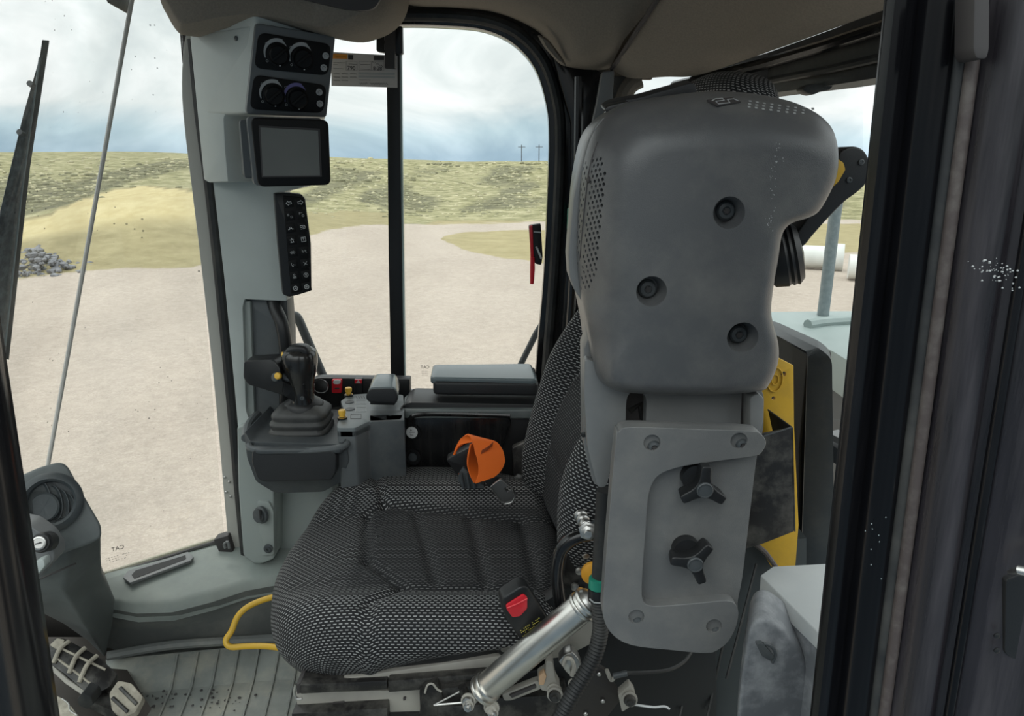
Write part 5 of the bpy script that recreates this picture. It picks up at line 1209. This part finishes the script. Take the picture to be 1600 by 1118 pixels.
# switch bank body, right of the joystick
zs = P(575, 650, 1.42).z
swt = [PZ(x, y, zs) for x, y in [(526, 663), (537, 640), (532, 626), (545, 616), (590, 613), (630, 616), (632, 640), (628, 655), (576, 658), (555, 668), (527, 668)]]
MB().prism(rc(swt, .006), (0, 0, -.02)).build('switch_top', mat('switch_panel_plastic', (.16, .18, .185), .4, bump=.15, bscale=900), rcn, .002)
MB().loft([[q + V((0, 0, -.16)) for q in rc(swt, .006)], [q + V((0, .0, -.006)) for q in rc(swt, .006)]]).build('switch_body', M['midgrey'], rcn, .002)
MB().prism([PZ(x, y, zs - .0) for x, y in [(576, 658), (632, 656), (632, 640), (576, 640)]], (0, -.004, -.14)).build('side_body', M['dkgrey'], rcn, .003)
for x, y in ((545, 612), (535, 648)):
    c = PZ(x, y + 6, zs); b = MB().lathe(c, (0, 0, 1), [(.0085, 0), (.0085, .004), (.006, .004), (.0055, .009), (.0072, .010), (.0075, .017), (.0062, .019), (0, .019)], 22).build('knob_button', M['btn_yellow'], rcn)
    MB().lathe(c, (0, 0, 1), [(.0095, -.001), (.0095, .003), (.006, .005)], 22).build('button_collar', M['black'], b)
for x, y in ((546, 628), (547, 639)):
    MB().lathe(PZ(x, y, zs), (0, 0, 1), [(.0095, -.001), (.0095, .0012), (.008, .0018), (0, .0012)], 24).build('round_button', M['dkgrey'], rcn)
tpf = Fr(PZ(570, 640, zs), V((1, 0, 0)), V((0, 1, 0)))
for (x0, y0, x1, y1) in ((556, 625, 572, 631), (556, 636, 572, 643), (548, 647, 564, 654)):
    MB().stroke(tpf, [tpf.pix(x0, y0), tpf.pix(x1, y0), tpf.pix(x1, y1), tpf.pix(x0, y1)], .0009, .0002, .0008, True).build('symbol', M['printgrey'] if y0 < 640 else M['ink'], rcn, smooth=False)
for k in range(4):
    MB().stroke(tpf, [tpf.pix(556 + k * 4, 619), tpf.pix(558 + k * 4, 622)], .0009, .0002, .0008).build('symbol', M['ink'], rcn, smooth=False)
# black strip below the window with the switches
bs_ = MB().prism(rc(px2([(488, 592), (500, 590), (640, 592), (640, 624), (490, 640)], 1.62), .004), (0, .03, 0)).build('switch_strip', M['black'], rcn, .002)
def rocker(x0, y0, x1, y1, m_, nm, Yd=1.612):
    return MB().prism(rc(px2([(x0, y0), (x1, y0), (x1 - .5, y1), (x0 + .5, y1)], Yd), .003), (0, .02, 0)).build(nm, m_, rcn, .0015)
r1 = rocker(518, 593, 534, 614, M['red'], 'red_rocker_switch'); MB().prism(cat(px2([(521, 595), (527, 593.5), (532, 595), (531, 599), (526, 600), (521, 599)], 1.609), True, 3), (0, .003, 0)).build('symbol', M['white'], r1)
MB().prism(px2([(523, 606), (530, 606), (530, 607.5), (523, 607.5)], 1.609), (0, .003, 0)).build('slot', M['ink'], r1)
r2 = rocker(553, 592, 566, 615, M['black'], 'hazard_switch', 1.61)
MB().prism(rc(px2([(554, 593), (565, 593), (565, 599), (554, 599)], 1.606), .002), (0, .004, 0)).build('red_cap', M['red'], r2); MB().prism(px2([(559.5, 593.6), (563, 598.4), (556, 598.4)], 1.604), (0, .003, 0)).build('triangle', M['printgrey'], r2)
MB().lathe(P(501, 604, 1.59), (0, -1, .25), [(.016, -.01), (.016, .002), (.0175, .004), (.0175, .007), (.014, .009), (0, .009)], 28).build('rotary_switch', M['black'], rcn)
MB().tube([P(501, 604, 1.578) + V((math.cos(PI + a * PI / 12) * .016, 0, math.sin(PI + a * PI / 12) * .014)) for a in range(13)], .0008, 6).build('switch_ring', M['printgrey'], rcn)
# small palm rest
pr = thing('palm_rest', 'small padded palm rest with sky sheen painted on its top beside the joystick buttons', 'arm rest', P(600, 640, 1.45))
def pad3(name, frontpix, Yf, backpix, Yb, m_, par, bev=.006):
    a = rc(px2(frontpix, Yf), .008, 4); b = rc(px2(backpix, Yb), .008, 4); return MB().loft([a, b]).build(name, m_, par, bev, 3)
pad3('top', [(572, 618), (578, 605), (617, 604), (623, 618), (621, 628), (574, 627)], 1.44, [(580, 595), (588, 583), (618, 583), (624, 596), (624, 606), (580, 606)], 1.535, M['armtop'], pr, .005)
pad3('pad', [(571, 620), (577, 607), (617, 606), (622, 620), (620, 630), (576, 628)], 1.435, [(571, 620), (577, 607), (617, 606), (622, 620), (620, 630), (576, 628)], 1.455, M['leather'], pr, .004)
MB().prism(px2([(578, 626), (617, 627), (617, 633), (578, 632)], 1.45), (0, .05, 0)).build('mount', M['black'], pr, .002)
# arm rest
ar = thing('arm_rest', 'long black arm rest with painted blue grey sky sheen below the window', 'arm rest', P(750, 615, 1.6))
za1 = P(740, 590, 1.50).z; za2 = P(740, 568, 1.50).z
zA = P(740, 589, 1.50).z
tp_ = rc([PZ(x, y, zA) for x, y in [(672, 589), (676, 569), (830, 567), (840, 592)]], .012, 5)
MB().prism(tp_, (0, 0, -.016)).build('top', M['armtop'], ar, .005, 4)
fr2 = [PZ(x, y, zA - .008) for x, y in [(676, 596), (680, 576), (836, 572), (842, 598)]]
MB().prism(rc(fr2, .012, 5), (0, 0, -.030)).build('pad', M['leather'], ar, .007, 4)
MB().prism(px2([(690, 614), (830, 616), (830, 622), (700, 621)], 1.56), (0, .05, 0)).build('mount', M['black'], ar, .002)
# storage locker behind: grey lid, black recessed side with sockets
lk = thing('console_locker', 'glossy black console side with two round sockets under the arm rest', 'console', P(720, 735, 1.5))
zl2 = P(720, 640, 1.46).z
lt = rc([PZ(x, y, zl2) for x, y in [(630, 640), (632, 618), (645, 613), (850, 615), (860, 640)]], .01, 4)
MB().prism(lt, (0, 0, -.02)).build('lid', mat('locker_lid_plastic', (.12, .14, .14), .35, dust=.3, dustcol=(.3, .3, .28), dscale=15), lk, .006, 3)
MB().prism(rc(px2([(629, 634), (640, 628), (870, 632), (870, 745), (628, 742)], 1.475), .006, 4), (0, .10, 0)).build('body', M['black'], lk, .004)
MB().prism(rc(px2([(636, 648), (650, 642), (795, 646), (799, 660), (790, 690), (750, 735), (634, 735)], 1.468), .006, 4), (0, .01, 0)).build('side_panel', M['gloss'], lk, .004, 3)
MB().tube(cat(px2([(640, 655), (652, 647), (700, 646), (797, 649)], 1.463), n=4), .006, 10).build('upper_lip', M['gloss'], lk)
for y, w_ in ((675, 1), (714, 0)):
    s3 = MB().lathe(P(645, y, 1.466), (-.2, -1, .1), [(.0175, 0), (.0165, .002), (.0140, .002), (.0135, -.002)] , 28).build('socket', M['black'], lk)
    if w_:
        MB().lathe(P(644, y, 1.460), (-.2, -1, .1), [(.0125, 0), (.0125, .003), (.0115, .0038), (0, .0038)], 28).build('white_cap', M['white'], s3)
        cf = Fr(P(644, y, 1.4555), V((1, 0, 0)), V((0, 0, 1))); mb = MB()
        for st4 in ([(-.006, 0), (.006, 0)], [(-.0035, .003), (-.0035, .006), (0, .004)], [(-.004, -.003), (-.004, -.006), (.004, -.006), (.004, -.003)]): mb.stroke(cf, st4, .0009, 0, .0005)
        mb.build('cap_symbol', M['ink'], s3, smooth=False)
    else: MB().lathe(P(645, y, 1.462), (-.2, -1, .1), [(.009, 0), (.009, .001)], 20).build('socket_well', M['dkgrey'], s3)
MB().prism(px2([(624, 640), (629, 636), (629, 690), (622, 690), (623, 660)], 1.462), (0, .02, 0)).build('gap', M['ink'], lk)

# ---- joystick
js = thing('joystick', 'black joystick with side arm, yellow buttons and ribbed rubber boot', 'joystick', P(472, 688, 1.42))
jc = P(472, 660, 1.43); rings = []
prof = [(684, .98), (681, 1.03), (677, 1.03), (674, .94), (671, .95), (668, 1.01), (665, 1.01), (662, .92), (659, .93), (656, .98), (653, .98), (650, .90), (647, .90), (644, .93), (640, .92), (636, .84), (632, .72), (628, .60)]
n_ = 40
for y, sc in prof:
    c = P(472, y, 1.43); a_ = .060 * sc; b_3 = .050 * sc; ring = []
    for k in range(n_):
        t = 2 * PI * k / n_; ct, st_2 = math.cos(t), math.sin(t); e_ = .45
        ring.append(c + V((math.copysign(abs(ct) ** e_, ct) * a_, math.copysign(abs(st_2) ** e_, st_2) * b_3, 0)))
    rings.append(ring)
MB().loft(rings).build('boot', M['boot'], js, ang=60)
MB().lathe(P(474, 630, 1.43), (0, 0, 1), [(.042, -.012), (.040, .0), (.036, .006), (.026, .012), (.022, .02)], 36).build('collar', M['black'], js)
# grip: leaning forward towards the top with a rounded head
def ell(c, ax_, a_, b_4, n=28, e_=.8):
    x = V((1, 0, 0)); x = (x - ax_ * x.dot(ax_)).normalized(); y = ax_.cross(x)
    return [c + x * math.copysign(abs(math.cos(t)) ** e_, math.cos(t)) * a_ + y * math.copysign(abs(math.sin(t)) ** e_, math.sin(t)) * b_4 for t in [2 * PI * k / n for k in range(n)]]
gr = []
for x, y, a_, b_4 in [(473, 636, .030, .026), (474, 628, .022, .024), (474, 618, .0195, .023), (473, 605, .0210, .025), (471, 592, .0255, .029), (470, 580, .0305, .033), (469, 568, .0335, .036), (468, 558, .034, .036), (467, 550, .032, .033), (465, 545, .027, .027), (464, 542, .019, .018), (463, 541, .006, .006)]:
    gr.append(ell(P(x, y, 1.42), V((-.05, 0, 1)).normalized(), a_, b_4))
MB().loft(gr).build('grip', M['gloss'], js, ang=80)
hp3 = cat(px2([(446, 560), (444, 550), (450, 543), (462, 540), (476, 542), (483, 552), (478, 562), (462, 566)], 1.395), True, 4)
MB().prism(hp3, (0, .03, 0)).build('thumb_pad', M['black'], js, .007, 3)
MB().prism(rc([P(*q) for q in [(381, 564, 1.40), (428, 561, 1.40), (437, 575, 1.385), (441, 596, 1.385), (462, 604, 1.40), (484, 608, 1.41), (482, 626, 1.41), (462, 630, 1.40), (445, 618, 1.39), (412, 608, 1.39), (388, 601, 1.395), (380, 590, 1.40)]], .006, 3), (0, .045, 0)).build('side_arm', M['black'], js, .005, 3)
MB().tube([P(440, 588, 1.40), P(455, 592, 1.40), P(462, 598, 1.40)], .007, 10).build('arm_collar', M['dkgrey'], js)
MB().lathe(P(431, 589, 1.386), (-.3, -1, .3), [(.0085, -.004), (.0085, .003), (.007, .004)], 20).build('button_ring', M['dkgrey'], js)
MB().lathe(P(435, 587, 1.382), (-.2, -1, .3), [(.0065, -.002), (.0068, .004), (.0055, .006), (0, .0065)], 22).build('yellow_button', M['btn_yellow'], js)
MB().lathe(P(443, 554, 1.405), (-1, -.6, .2), [(.0055, -.004), (.0055, .003), (0, .005)], 16).build('yellow_button', M['btn_yellow'], js)
for x, y in ((472, 598), (472, 622)): MB().lathe(P(x, y, 1.394), (0, -1, .1), [(.0042, -.006), (.0042, .0005), (.0022, .0008), (.0018, -.001)], 14).build('grip_screw', M['dkgrey'], js)

# ================================================================== FRONT LEFT: VENT PEDESTAL, KEY SWITCH, PEDALS
vp = thing('vent_pedestal', 'dark grey dash pedestal with a big round air vent', 'dash pedestal', P(100, 1000, 1.1))
ff = F3((40, 830, 1.03), (150, 815, 1.065), (35, 742, 1.06))
face = [(20, 748), (60, 730), (92, 721), (105, 726), (130, 772), (158, 820), (159, 840), (140, 850), (110, 860), (60, 880), (20, 880)]
fp_ = rc([ff.pp(x, y) for x, y in face], .008, 4)
MB().prism(fp_, ray(90, 800).normalized() * .11).build('vent_head', M['pedestal'], vp, .008, 4)
lowf = [(20, 850), (110, 855), (145, 838), (158, 835), (158, 870), (160, 897), (168, 915), (180, 938), (178, 960), (170, 1000), (164, 1028), (110, 1040), (20, 1040)]
lp0 = [P(20, 850, 1.03), P(110, 858, 1.07), P(148, 836, 1.13), P(158, 832, 1.15), P(158, 870, 1.15), P(160, 897, 1.20), P(169, 915, 1.27), P(180, 938, 1.30), P(176, 975, 1.32), P(165, 1028, 1.37), P(140, 1003, 1.34), P(100, 975, 1.28), P(60, 955, 1.2), P(20, 945, 1.12)]
cen = P(105, 920, 1.10)
mb = MB(); n0 = len(lp0)
mb.add(lp0 + [cen + V((0, -.01, 0)), P(120, 960, 1.20)] + [q + V((-.12, .16, 0)) for q in lp0], [(i, (i + 1) % n0, n0) for i in range(n0)] + [(i, i + n0 + 2, (i + 1) % n0 + n0 + 2, (i + 1) % n0) for i in range(n0)])
mb.build('lower_cowl', M['pedestal'], vp, .006, 2, ang=80)
MB().tube(px2([(60, 905), (118, 880)], 1.062), .0018, 6).build('moulding_groove', M['ink'], vp)
# vent: ring, bowl, curved blades
vc = ff.pp(80, 784, .002)
vx = MB(); Rr = .0405
vr = MB().lathe(vc, ff.n, [(Rr * 1.12, -.002), (Rr * 1.14, .004), (Rr * 1.06, .008), (Rr * .90, .010), (Rr * .80, .006), (Rr * .76, -.004), (Rr * .6, -.012), (0, -.014)], 48).build('air_vent', M['vent'], vp)
for k, (off, wd_) in enumerate(((-.012, .60), (.004, .60), (.014, .56), (.023, .46))):
    # each blade is a thin curved crescent standing in the bowl
    pts1 = []
    for i in range(13):
        a = -PI / 2 + PI * i / 12; pts1.append((off + math.cos(a) * Rr * .30 * (1 - k * .1), math.sin(a) * Rr * (.76 - .10 * k)))
    pa = [vc + ff.u * (a + .0) + ff.v * b - ff.v * a * .35 + ff.n * (.001 - .0 * k) for a, b in pts1]
    pb2 = [vc + ff.u * (a - .010) + ff.v * b * .9 - ff.v * a * .35 + ff.n * (-.008) for a, b in pts1]
    MB().loft([pa, [q + ff.u * .001 for q in pa], [q + ff.u * .001 for q in pb2], pb2, pa], cap=False, closed=False).build('vent_blade', M['vent'], vr)
MB().lathe(ff.pp(70, 792, .0), ff.n + ff.u * -.25, [(Rr * .56, -.003), (Rr * .56, .002), (Rr * .5, .004), (0, .003)], 36).build('vent_disc', M['vent'], vr)
# key switch bracket
ks = thing('key_switch', 'silver key cylinder in a grey bracket below the air vent', 'key switch', P(60, 880, .96))
MB().prism(rc(px2([(20, 815), (45, 820), (70, 838), (84, 860), (84, 875), (70, 890), (58, 905), (50, 910), (20, 910)], .97), .006, 4), (0, .03, 0)).build('bracket', M['bracket'], ks, .004, 3)
MB().prism(rc(px2([(20, 905), (55, 878), (68, 873), (70, 884), (54, 902), (30, 925)], .955), .004), (0, .02, 0)).build('bracket_lip', M['pillar_plastic'], ks, .003)
kc = P(62, 848, .945); kax = V((.25, -1, .45)).normalized()
MB().lathe(kc - kax * .012, kax, [(.0145, -.02), (.0145, .004), (.0125, .006), (.0125, .012)], 24).build('lock_body', M['black'], ks)
kt = MB().lathe(kc, kax, [(.0095, 0), (.0100, .002), (.0095, .005), (.0075, .0055), (.007, .0048), (0, .0048)], 28).build('key_cylinder', M['zinc'], ks)
MB().box(Fr(kc + kax * .0052, V((1, 0, .3)), V((-.3, .4, 1))), -.0045, .0045, -.0009, .0009, 0, .001).build('key_slot', M['ink'], kt, smooth=False)
# pedals
def pedal(name, lbl, pads, bars, yd):
    t = thing(name, lbl, 'pedal', P(150, 1118, yd))
    return t
pd_ = thing('brake_pedal', 'mud caked black pedal with a ribbed tread, upper one', 'pedal', P(140, 1080, 1.2))
pf = F3((90, 1035, 1.20), (175, 1090, 1.16), (110, 1000, 1.24))
MB().prism(rc([pf.pp(x, y) for x, y in [(72, 1012), (86, 995), (100, 996), (150, 1022), (184, 1052), (172, 1072), (150, 1084), (135, 1082), (100, 1052), (76, 1035)]], .006, 4), -pf.n * .02).build('pedal_pad', M['blacksteel'], pd_, .003)
for a, b in (((108, 1002), (84, 1036)), ((133, 1012), (108, 1052)), ((152, 1024), (124, 1066))):
    m1 = pf.pp((a[0] + b[0]) / 2 - 1, (a[1] + b[1]) / 2 - 4, .006)
    MB().tube(cat([pf.pp(*a, .001), m1, pf.pp(*b, .001)], n=5), .0042, 8).build('tread_bar', M['mud'], pd_)
for a, b in (((94, 1012), (165, 1046)), ((86, 1026), (142, 1068))):
    MB().tube([pf.pp(*a, .001), pf.pp(*b, .001)], .0022, 6).build('tread_rib', M['mud'], pd_)
MB().prism(rc([pf.pp(x, y, .003) for x, y in [(78, 1008), (90, 997), (102, 1000), (92, 1016)]], .003), -pf.n * .004).build('mud_patch', M['mud'], pd_, .001)
MB().tube([pf.pp(76, 1036, -.006), pf.pp(104, 1062, -.006), pf.pp(140, 1086, -.006)], .0045, 8).build('pad_edge', M['dustysteel'], pd_)
pf2 = F3((170, 1090, 1.13), (215, 1105, 1.12), (190, 1060, 1.16))
ppd = MB().prism(rc([pf2.pp(x, y) for x, y in [(170, 1082), (184, 1062), (205, 1066), (224, 1088), (212, 1112), (190, 1122), (174, 1108)]], .005, 4), -pf2.n * .02); ppd.build('pedal_toe', M['mud'], pd_, .003)
for a, b in (((176, 1090), (200, 1112)), ((188, 1074), (214, 1100))): MB().tube([pf2.pp(*a, .001), pf2.pp(*b, .001)], .0035, 6).build('toe_groove', M['blacksteel'], pd_)
MB().bar(pf.pp(130, 1078, -.02), P(190, 1110, 1.15), .03, .02).build('pedal_arm', M['blacksteel'], pd_, .002)
MB().prism(rc(px2([(120, 1092), (128, 1082), (142, 1088), (146, 1100), (136, 1108), (122, 1102)], 1.12), .003), (0, .03, 0)).build('arm_clamp', M['rubber'], pd_, .002)
pl2 = thing('lower_pedal', 'mud crusted lower pedal at the foot of the left door post', 'pedal', P(90, 1118, 1.05))
pf3 = F3((80, 1110, 1.05), (120, 1118, 1.03), (90, 1085, 1.08))
MB().prism(rc([pf3.pp(x, y) for x, y in [(74, 1092), (84, 1084), (96, 1090), (112, 1104), (124, 1122), (70, 1130)]], .004), -pf3.n * .02).build('pedal_pad', M['mud'], pl2, .002)
MB().tube(cat([pf3.pp(x, y, .002) for x, y in [(98, 1092), (108, 1100), (110, 1110), (122, 1118)]], n=4), .0012, 6).build('bright_edge', M['zinc'], pl2)
# dark sheets painting in the shade of the cavity behind the pedals
S(MB().prism([P(-60, 900, 1.5), P(168, 950, 1.5), P(172, 1035, 1.37), P(-60, 1035, 1.34)], (0, .03, 0)).prism([P(-60, 1035, 1.34), P(172, 1035, 1.37), P(225, 1125, 1.18), P(-60, 1125, 1.10)], (0, .03, 0)).build('wall_front', mat('brown_footwell_shade', (.045, .038, .032), .7)))
# defroster slot on the sill
sl = thing('floor_vent', 'narrow black slot vent set in the ledge below the windscreen', 'air vent', PZ(248, 888, ZL))
sf = Fr(PZ(250, 888, ZL + .015), PZ(300, 868, ZL) - PZ(195, 906, ZL), V((.3, 1, 0)))
MB().prism(rc([sf.pp(x, y, .0015) for x, y in [(192, 902), (200, 892), (294, 862), (303, 870), (298, 876), (203, 911)]], .004), -sf.n * .006).build('surround', M['bracket'], sl, .001)
MB().prism([sf.pp(x, y, .0022) for x, y in [(206, 899), (212, 892), (290, 868), (291, 874), (210, 905)]], -sf.n * .002).build('slot', M['deep'], sl, smooth=False)
S(MB().tube(cat([P(352, 856, 1.5), P(350, 850, 1.5), P(356, 846, 1.5), P(358, 856, 1.5)], n=3), .003, 8).build('trim_34', M['bracket']))

# ================================================================== WINDSCREEN WIPERS, TAG, LATCHES, GLASS MARKS
wn_ = (S1 - S0).cross(W0 - S0).normalized(); 
if wn_.x > 0: wn_ = -wn_
wo_ = S0 + wn_ * .03
def wpx(x, y, h=0): return PP(x, y, wo_ + wn_ * h, wn_)
wi = thing('windscreen_wiper', 'large black wet wiper standing up outside the windscreen', 'wiper', wpx(0, 480))
MB().loft([[wpx(66, 62), wpx(77, 63), wpx(77, 66, .012), wpx(66, 65, .012)], [wpx(38, 260), wpx(47, 262), wpx(47, 262, .012), wpx(38, 260, .012)], [wpx(8, 560), wpx(14, 562), wpx(14, 562, .012), wpx(8, 560, .012)]]).build('blade', M['rubber'], wi, .0008)
MB().loft([[wpx(64, 82), wpx(69, 84), wpx(69, 84, .02), wpx(64, 82, .02)], [wpx(36, 180, .0), wpx(50, 182, 0), wpx(50, 182, .02), wpx(36, 180, .02)], [wpx(0, 330), wpx(30, 335), wpx(30, 335, .02), wpx(0, 330, .02)], [wpx(-20, 560), wpx(8, 562), wpx(8, 562, .02), wpx(-20, 560, .02)]]).build('arm', mat('wet_wiper_arm', (.05, .06, .07), .3, dust=.5, dustcol=(.3, .35, .38), dscale=60), wi, .002)
MB().tube([wpx(62, 90, -.004), wpx(34, 300, -.004), wpx(8, 540, -.004)], .0016, 6).build('pressure_rod', M['galv'], wi)
for a, b in ((46, 130), (30, 206)): MB().tube([wpx(a, b), wpx(a + 6, b + 4)], .005, 8).build('yoke_pin', M['dkgrey'], wi)
w2 = MB().loft([[wpx(160, -16), wpx(204, -4), wpx(204, -4, .03), wpx(160, -16, .03)], [wpx(168, 4), wpx(200, 22), wpx(200, 22, .03), wpx(168, 4, .03)]])
tag(w2.build('wiper_end', M['black'], bevel=.002), 'short black wiper end hanging at the top of the windscreen seam', 'wiper')
# hanging service tag on the side window
sg = thing('service_tag', 'pale printed service sticker with handwriting high on the side window', 'sticker', P(570, 135, 1.69))
tf_ = F3((520, 134, 1.69), (620, 137, 1.69), (518, 82, 1.69))
MB().prism([tf_.pp(x, y) for x, y in [(517, 81), (621, 87), (621, 137), (518, 134)]], -tf_.n * .0008).build('card', M['card'], sg, smooth=False)
def tl(x0, y0, x1, y1, m_, nm, w_=.0012): MB().stroke(tf_, [tf_.pix(x0, y0), tf_.pix(x1, y1)], w_, .0002, .0006).build(nm, m_, sg, smooth=False)
MB().prism([tf_.pp(x, y, .0006) for x, y in [(519, 83.5), (543, 85), (543, 92), (519, 91.5)]], -tf_.n * .0005).build('orange_band', M['tagorange'], sg, smooth=False)
MB().prism([tf_.pp(x, y, .0006) for x, y in [(544, 85.5), (552, 86), (552, 93.5), (544, 93)]], -tf_.n * .0005).build('dark_emblem', M['ink'], sg, smooth=False)
MB().prism([tf_.pp(x, y, .0006) for x, y in [(584, 87), (600, 88), (600, 94), (584, 94)]], -tf_.n * .0005).build('dark_heading', M['ink'], sg, smooth=False)
sq = MB()
def scrib(x0, y0, x1, y1, amp, n, wd_=.0007):
    pts_ = [tf_.pix(x0 + (x1 - x0) * i / n, y0 + (y1 - y0) * i / n + (amp if i % 2 else -amp) * random.uniform(.5, 1)) for i in range(n + 1)]
    sq.stroke(tf_, pts_, wd_, .0002, .0006)
scrib(523, 88, 541, 89, 1.2, 14)
for (a, b, c_, d_) in ((521, 98, 538, 98), (521, 101, 528, 101), (521, 106.5, 537, 107.5), (545, 100, 558, 100.5), (563, 100.5, 578, 101), (563, 107.5, 578, 108.5)): scrib(a, b, c_, d_, .6, 12, .0005)
for r in range(3):
    for c_ in range(3 if r < 2 else 2): scrib(521 + c_ * 13, 115 + r * 5.2, 531 + c_ * 13, 115.4 + r * 5.2, 1.0, 9, .0006)
scrib(561, 124.5, 579, 125, .6, 12, .0005); scrib(562, 130.5, 574, 130, 2.0, 7, .0009); scrib(579, 131, 606, 131, 1.8, 13, .0009); scrib(582, 97, 598, 103, 1.2, 7)
for (x0, y0, x1, y1) in ((541, 96, 558, 110), (561, 96, 580, 110), (581, 96, 600, 110)): sq.stroke(tf_, [tf_.pix(x0, y0), tf_.pix(x1, y0), tf_.pix(x1, y1), tf_.pix(x0, y1)], .0004, .0002, .0006, True)
sq.build('handwriting', M['ink'], sg, smooth=False)
textmesh('number', '790', tf_, .0115, M['ink'], sg, u=tf_.pix(549, 106.5)[0], v=tf_.pix(549, 106.5)[1])
textmesh('number', '8-28', tf_, .0105, M['ink'], sg, u=tf_.pix(590, 107)[0], v=tf_.pix(590, 107)[1])
for y, m_ in ((114.5, M['printgrey']), (119.5, M['printgrey'])):
    MB().stroke(tf_, [tf_.pix(560, y), tf_.pix(617, y + 1.2)], .0042, .0002, .0006).build('grey_bar', m_, sg, smooth=False)
# red release lever on the window frame edge
rl = thing('window_release', 'red emergency release lever on the rear edge of the side window', 'lever', P(835, 445, 1.68))
MB().prism(rc(px2([(826, 352), (845, 349), (848, 400), (846, 414), (836, 412), (832, 396), (828, 380)], 1.69), .004), (0, .02, 0)).build('catch_body', M['black'], rl, .002)
MB().prism(px2([(827, 353), (832, 352), (834, 404), (829, 404)], 1.685), (0, .012, 0)).build('red_edge', M['red'], rl, .001)
MB().tube(px2([(832, 402), (832, 420), (831, 443)], 1.685), [.0052, .0058, .0045], 12).build('red_grip', M['red'], rl)
MB().bar(P(834, 362, 1.682), P(846, 363, 1.682), .004, .003).build('pin', M['zinc'], rl)
MB().tube(px2([(838, 385), (846, 404)], 1.683), .003, 8).build('steel_link', M['zinc'], rl)
gt = slab('green_marker', M['green'], [(887, 325), (895, 324), (892, 362), (886, 360)], 1.63, 1.64); tag(gt, 'small green tag on the pillar beside the grey console edge', 'tag')
# manufacturer's marks etched on the glass, seen reversed from inside
gf = Fr(PP(185, 857, A0, (S0 - A0).cross(V((0, 0, 1)))), (A0 - S0), V((0, 0, 1)))
gf2 = Fr(P(183, 858, 1.42), V((A0.x - S0.x, A0.y - S0.y, 0)), V((0, 0, 1)))
pn = (A1 - A0).cross(S0 - A0).normalized(); pn = pn if pn.y < 0 else -pn
o_ = PP(184, 856, A0 + pn * .002, pn); ri = (V((A0.x - S0.x, A0.y - S0.y, 0))).normalized(); ri = (ri - pn * ri.dot(pn)).normalized()
gf = Fr(o_, ri, pn.cross(ri)); 
if gf.n.dot(pn) < 0: gf = Fr(o_, ri, -pn.cross(ri))
gmk = thing('glass_mark', 'reversed CAT mark etched low on the corner windscreen glass', 'glass mark', o_)
textmesh('letters', 'CAT', gf, .0125, M['ink'], gmk, mirror=True)
mb = MB()
for r in range(3):
    for i in range(9):
        if random.random() < .8: u = -.026 + i * .0055 + r * .001; mb.box(gf, u, u + random.uniform(.001, .004), -.017 - r * .005, -.0162 - r * .005, .0002, .0006)
mb.build('small_print', M['ink'], gmk, smooth=False)
gf3 = F3((664, 575, 1.745), (690, 575, 1.745), (664, 560, 1.745)); gm2 = thing('glass_mark', 'reversed CAT mark etched low on the side window glass', 'glass mark', gf3.o)
textmesh('letters', 'CAT', gf3, .011, M['ink'], gm2, mirror=True, u=0, v=.003)
mb = MB()
for r in range(3):
    for i in range(4):
        u = -.008 + i * .004; mb.box(gf3, u, u + random.uniform(.001, .003), -.008 - r * .005, -.0072 - r * .005, .0002, .0006)
mb.build('small_print', M['ink'], gm2, smooth=False)
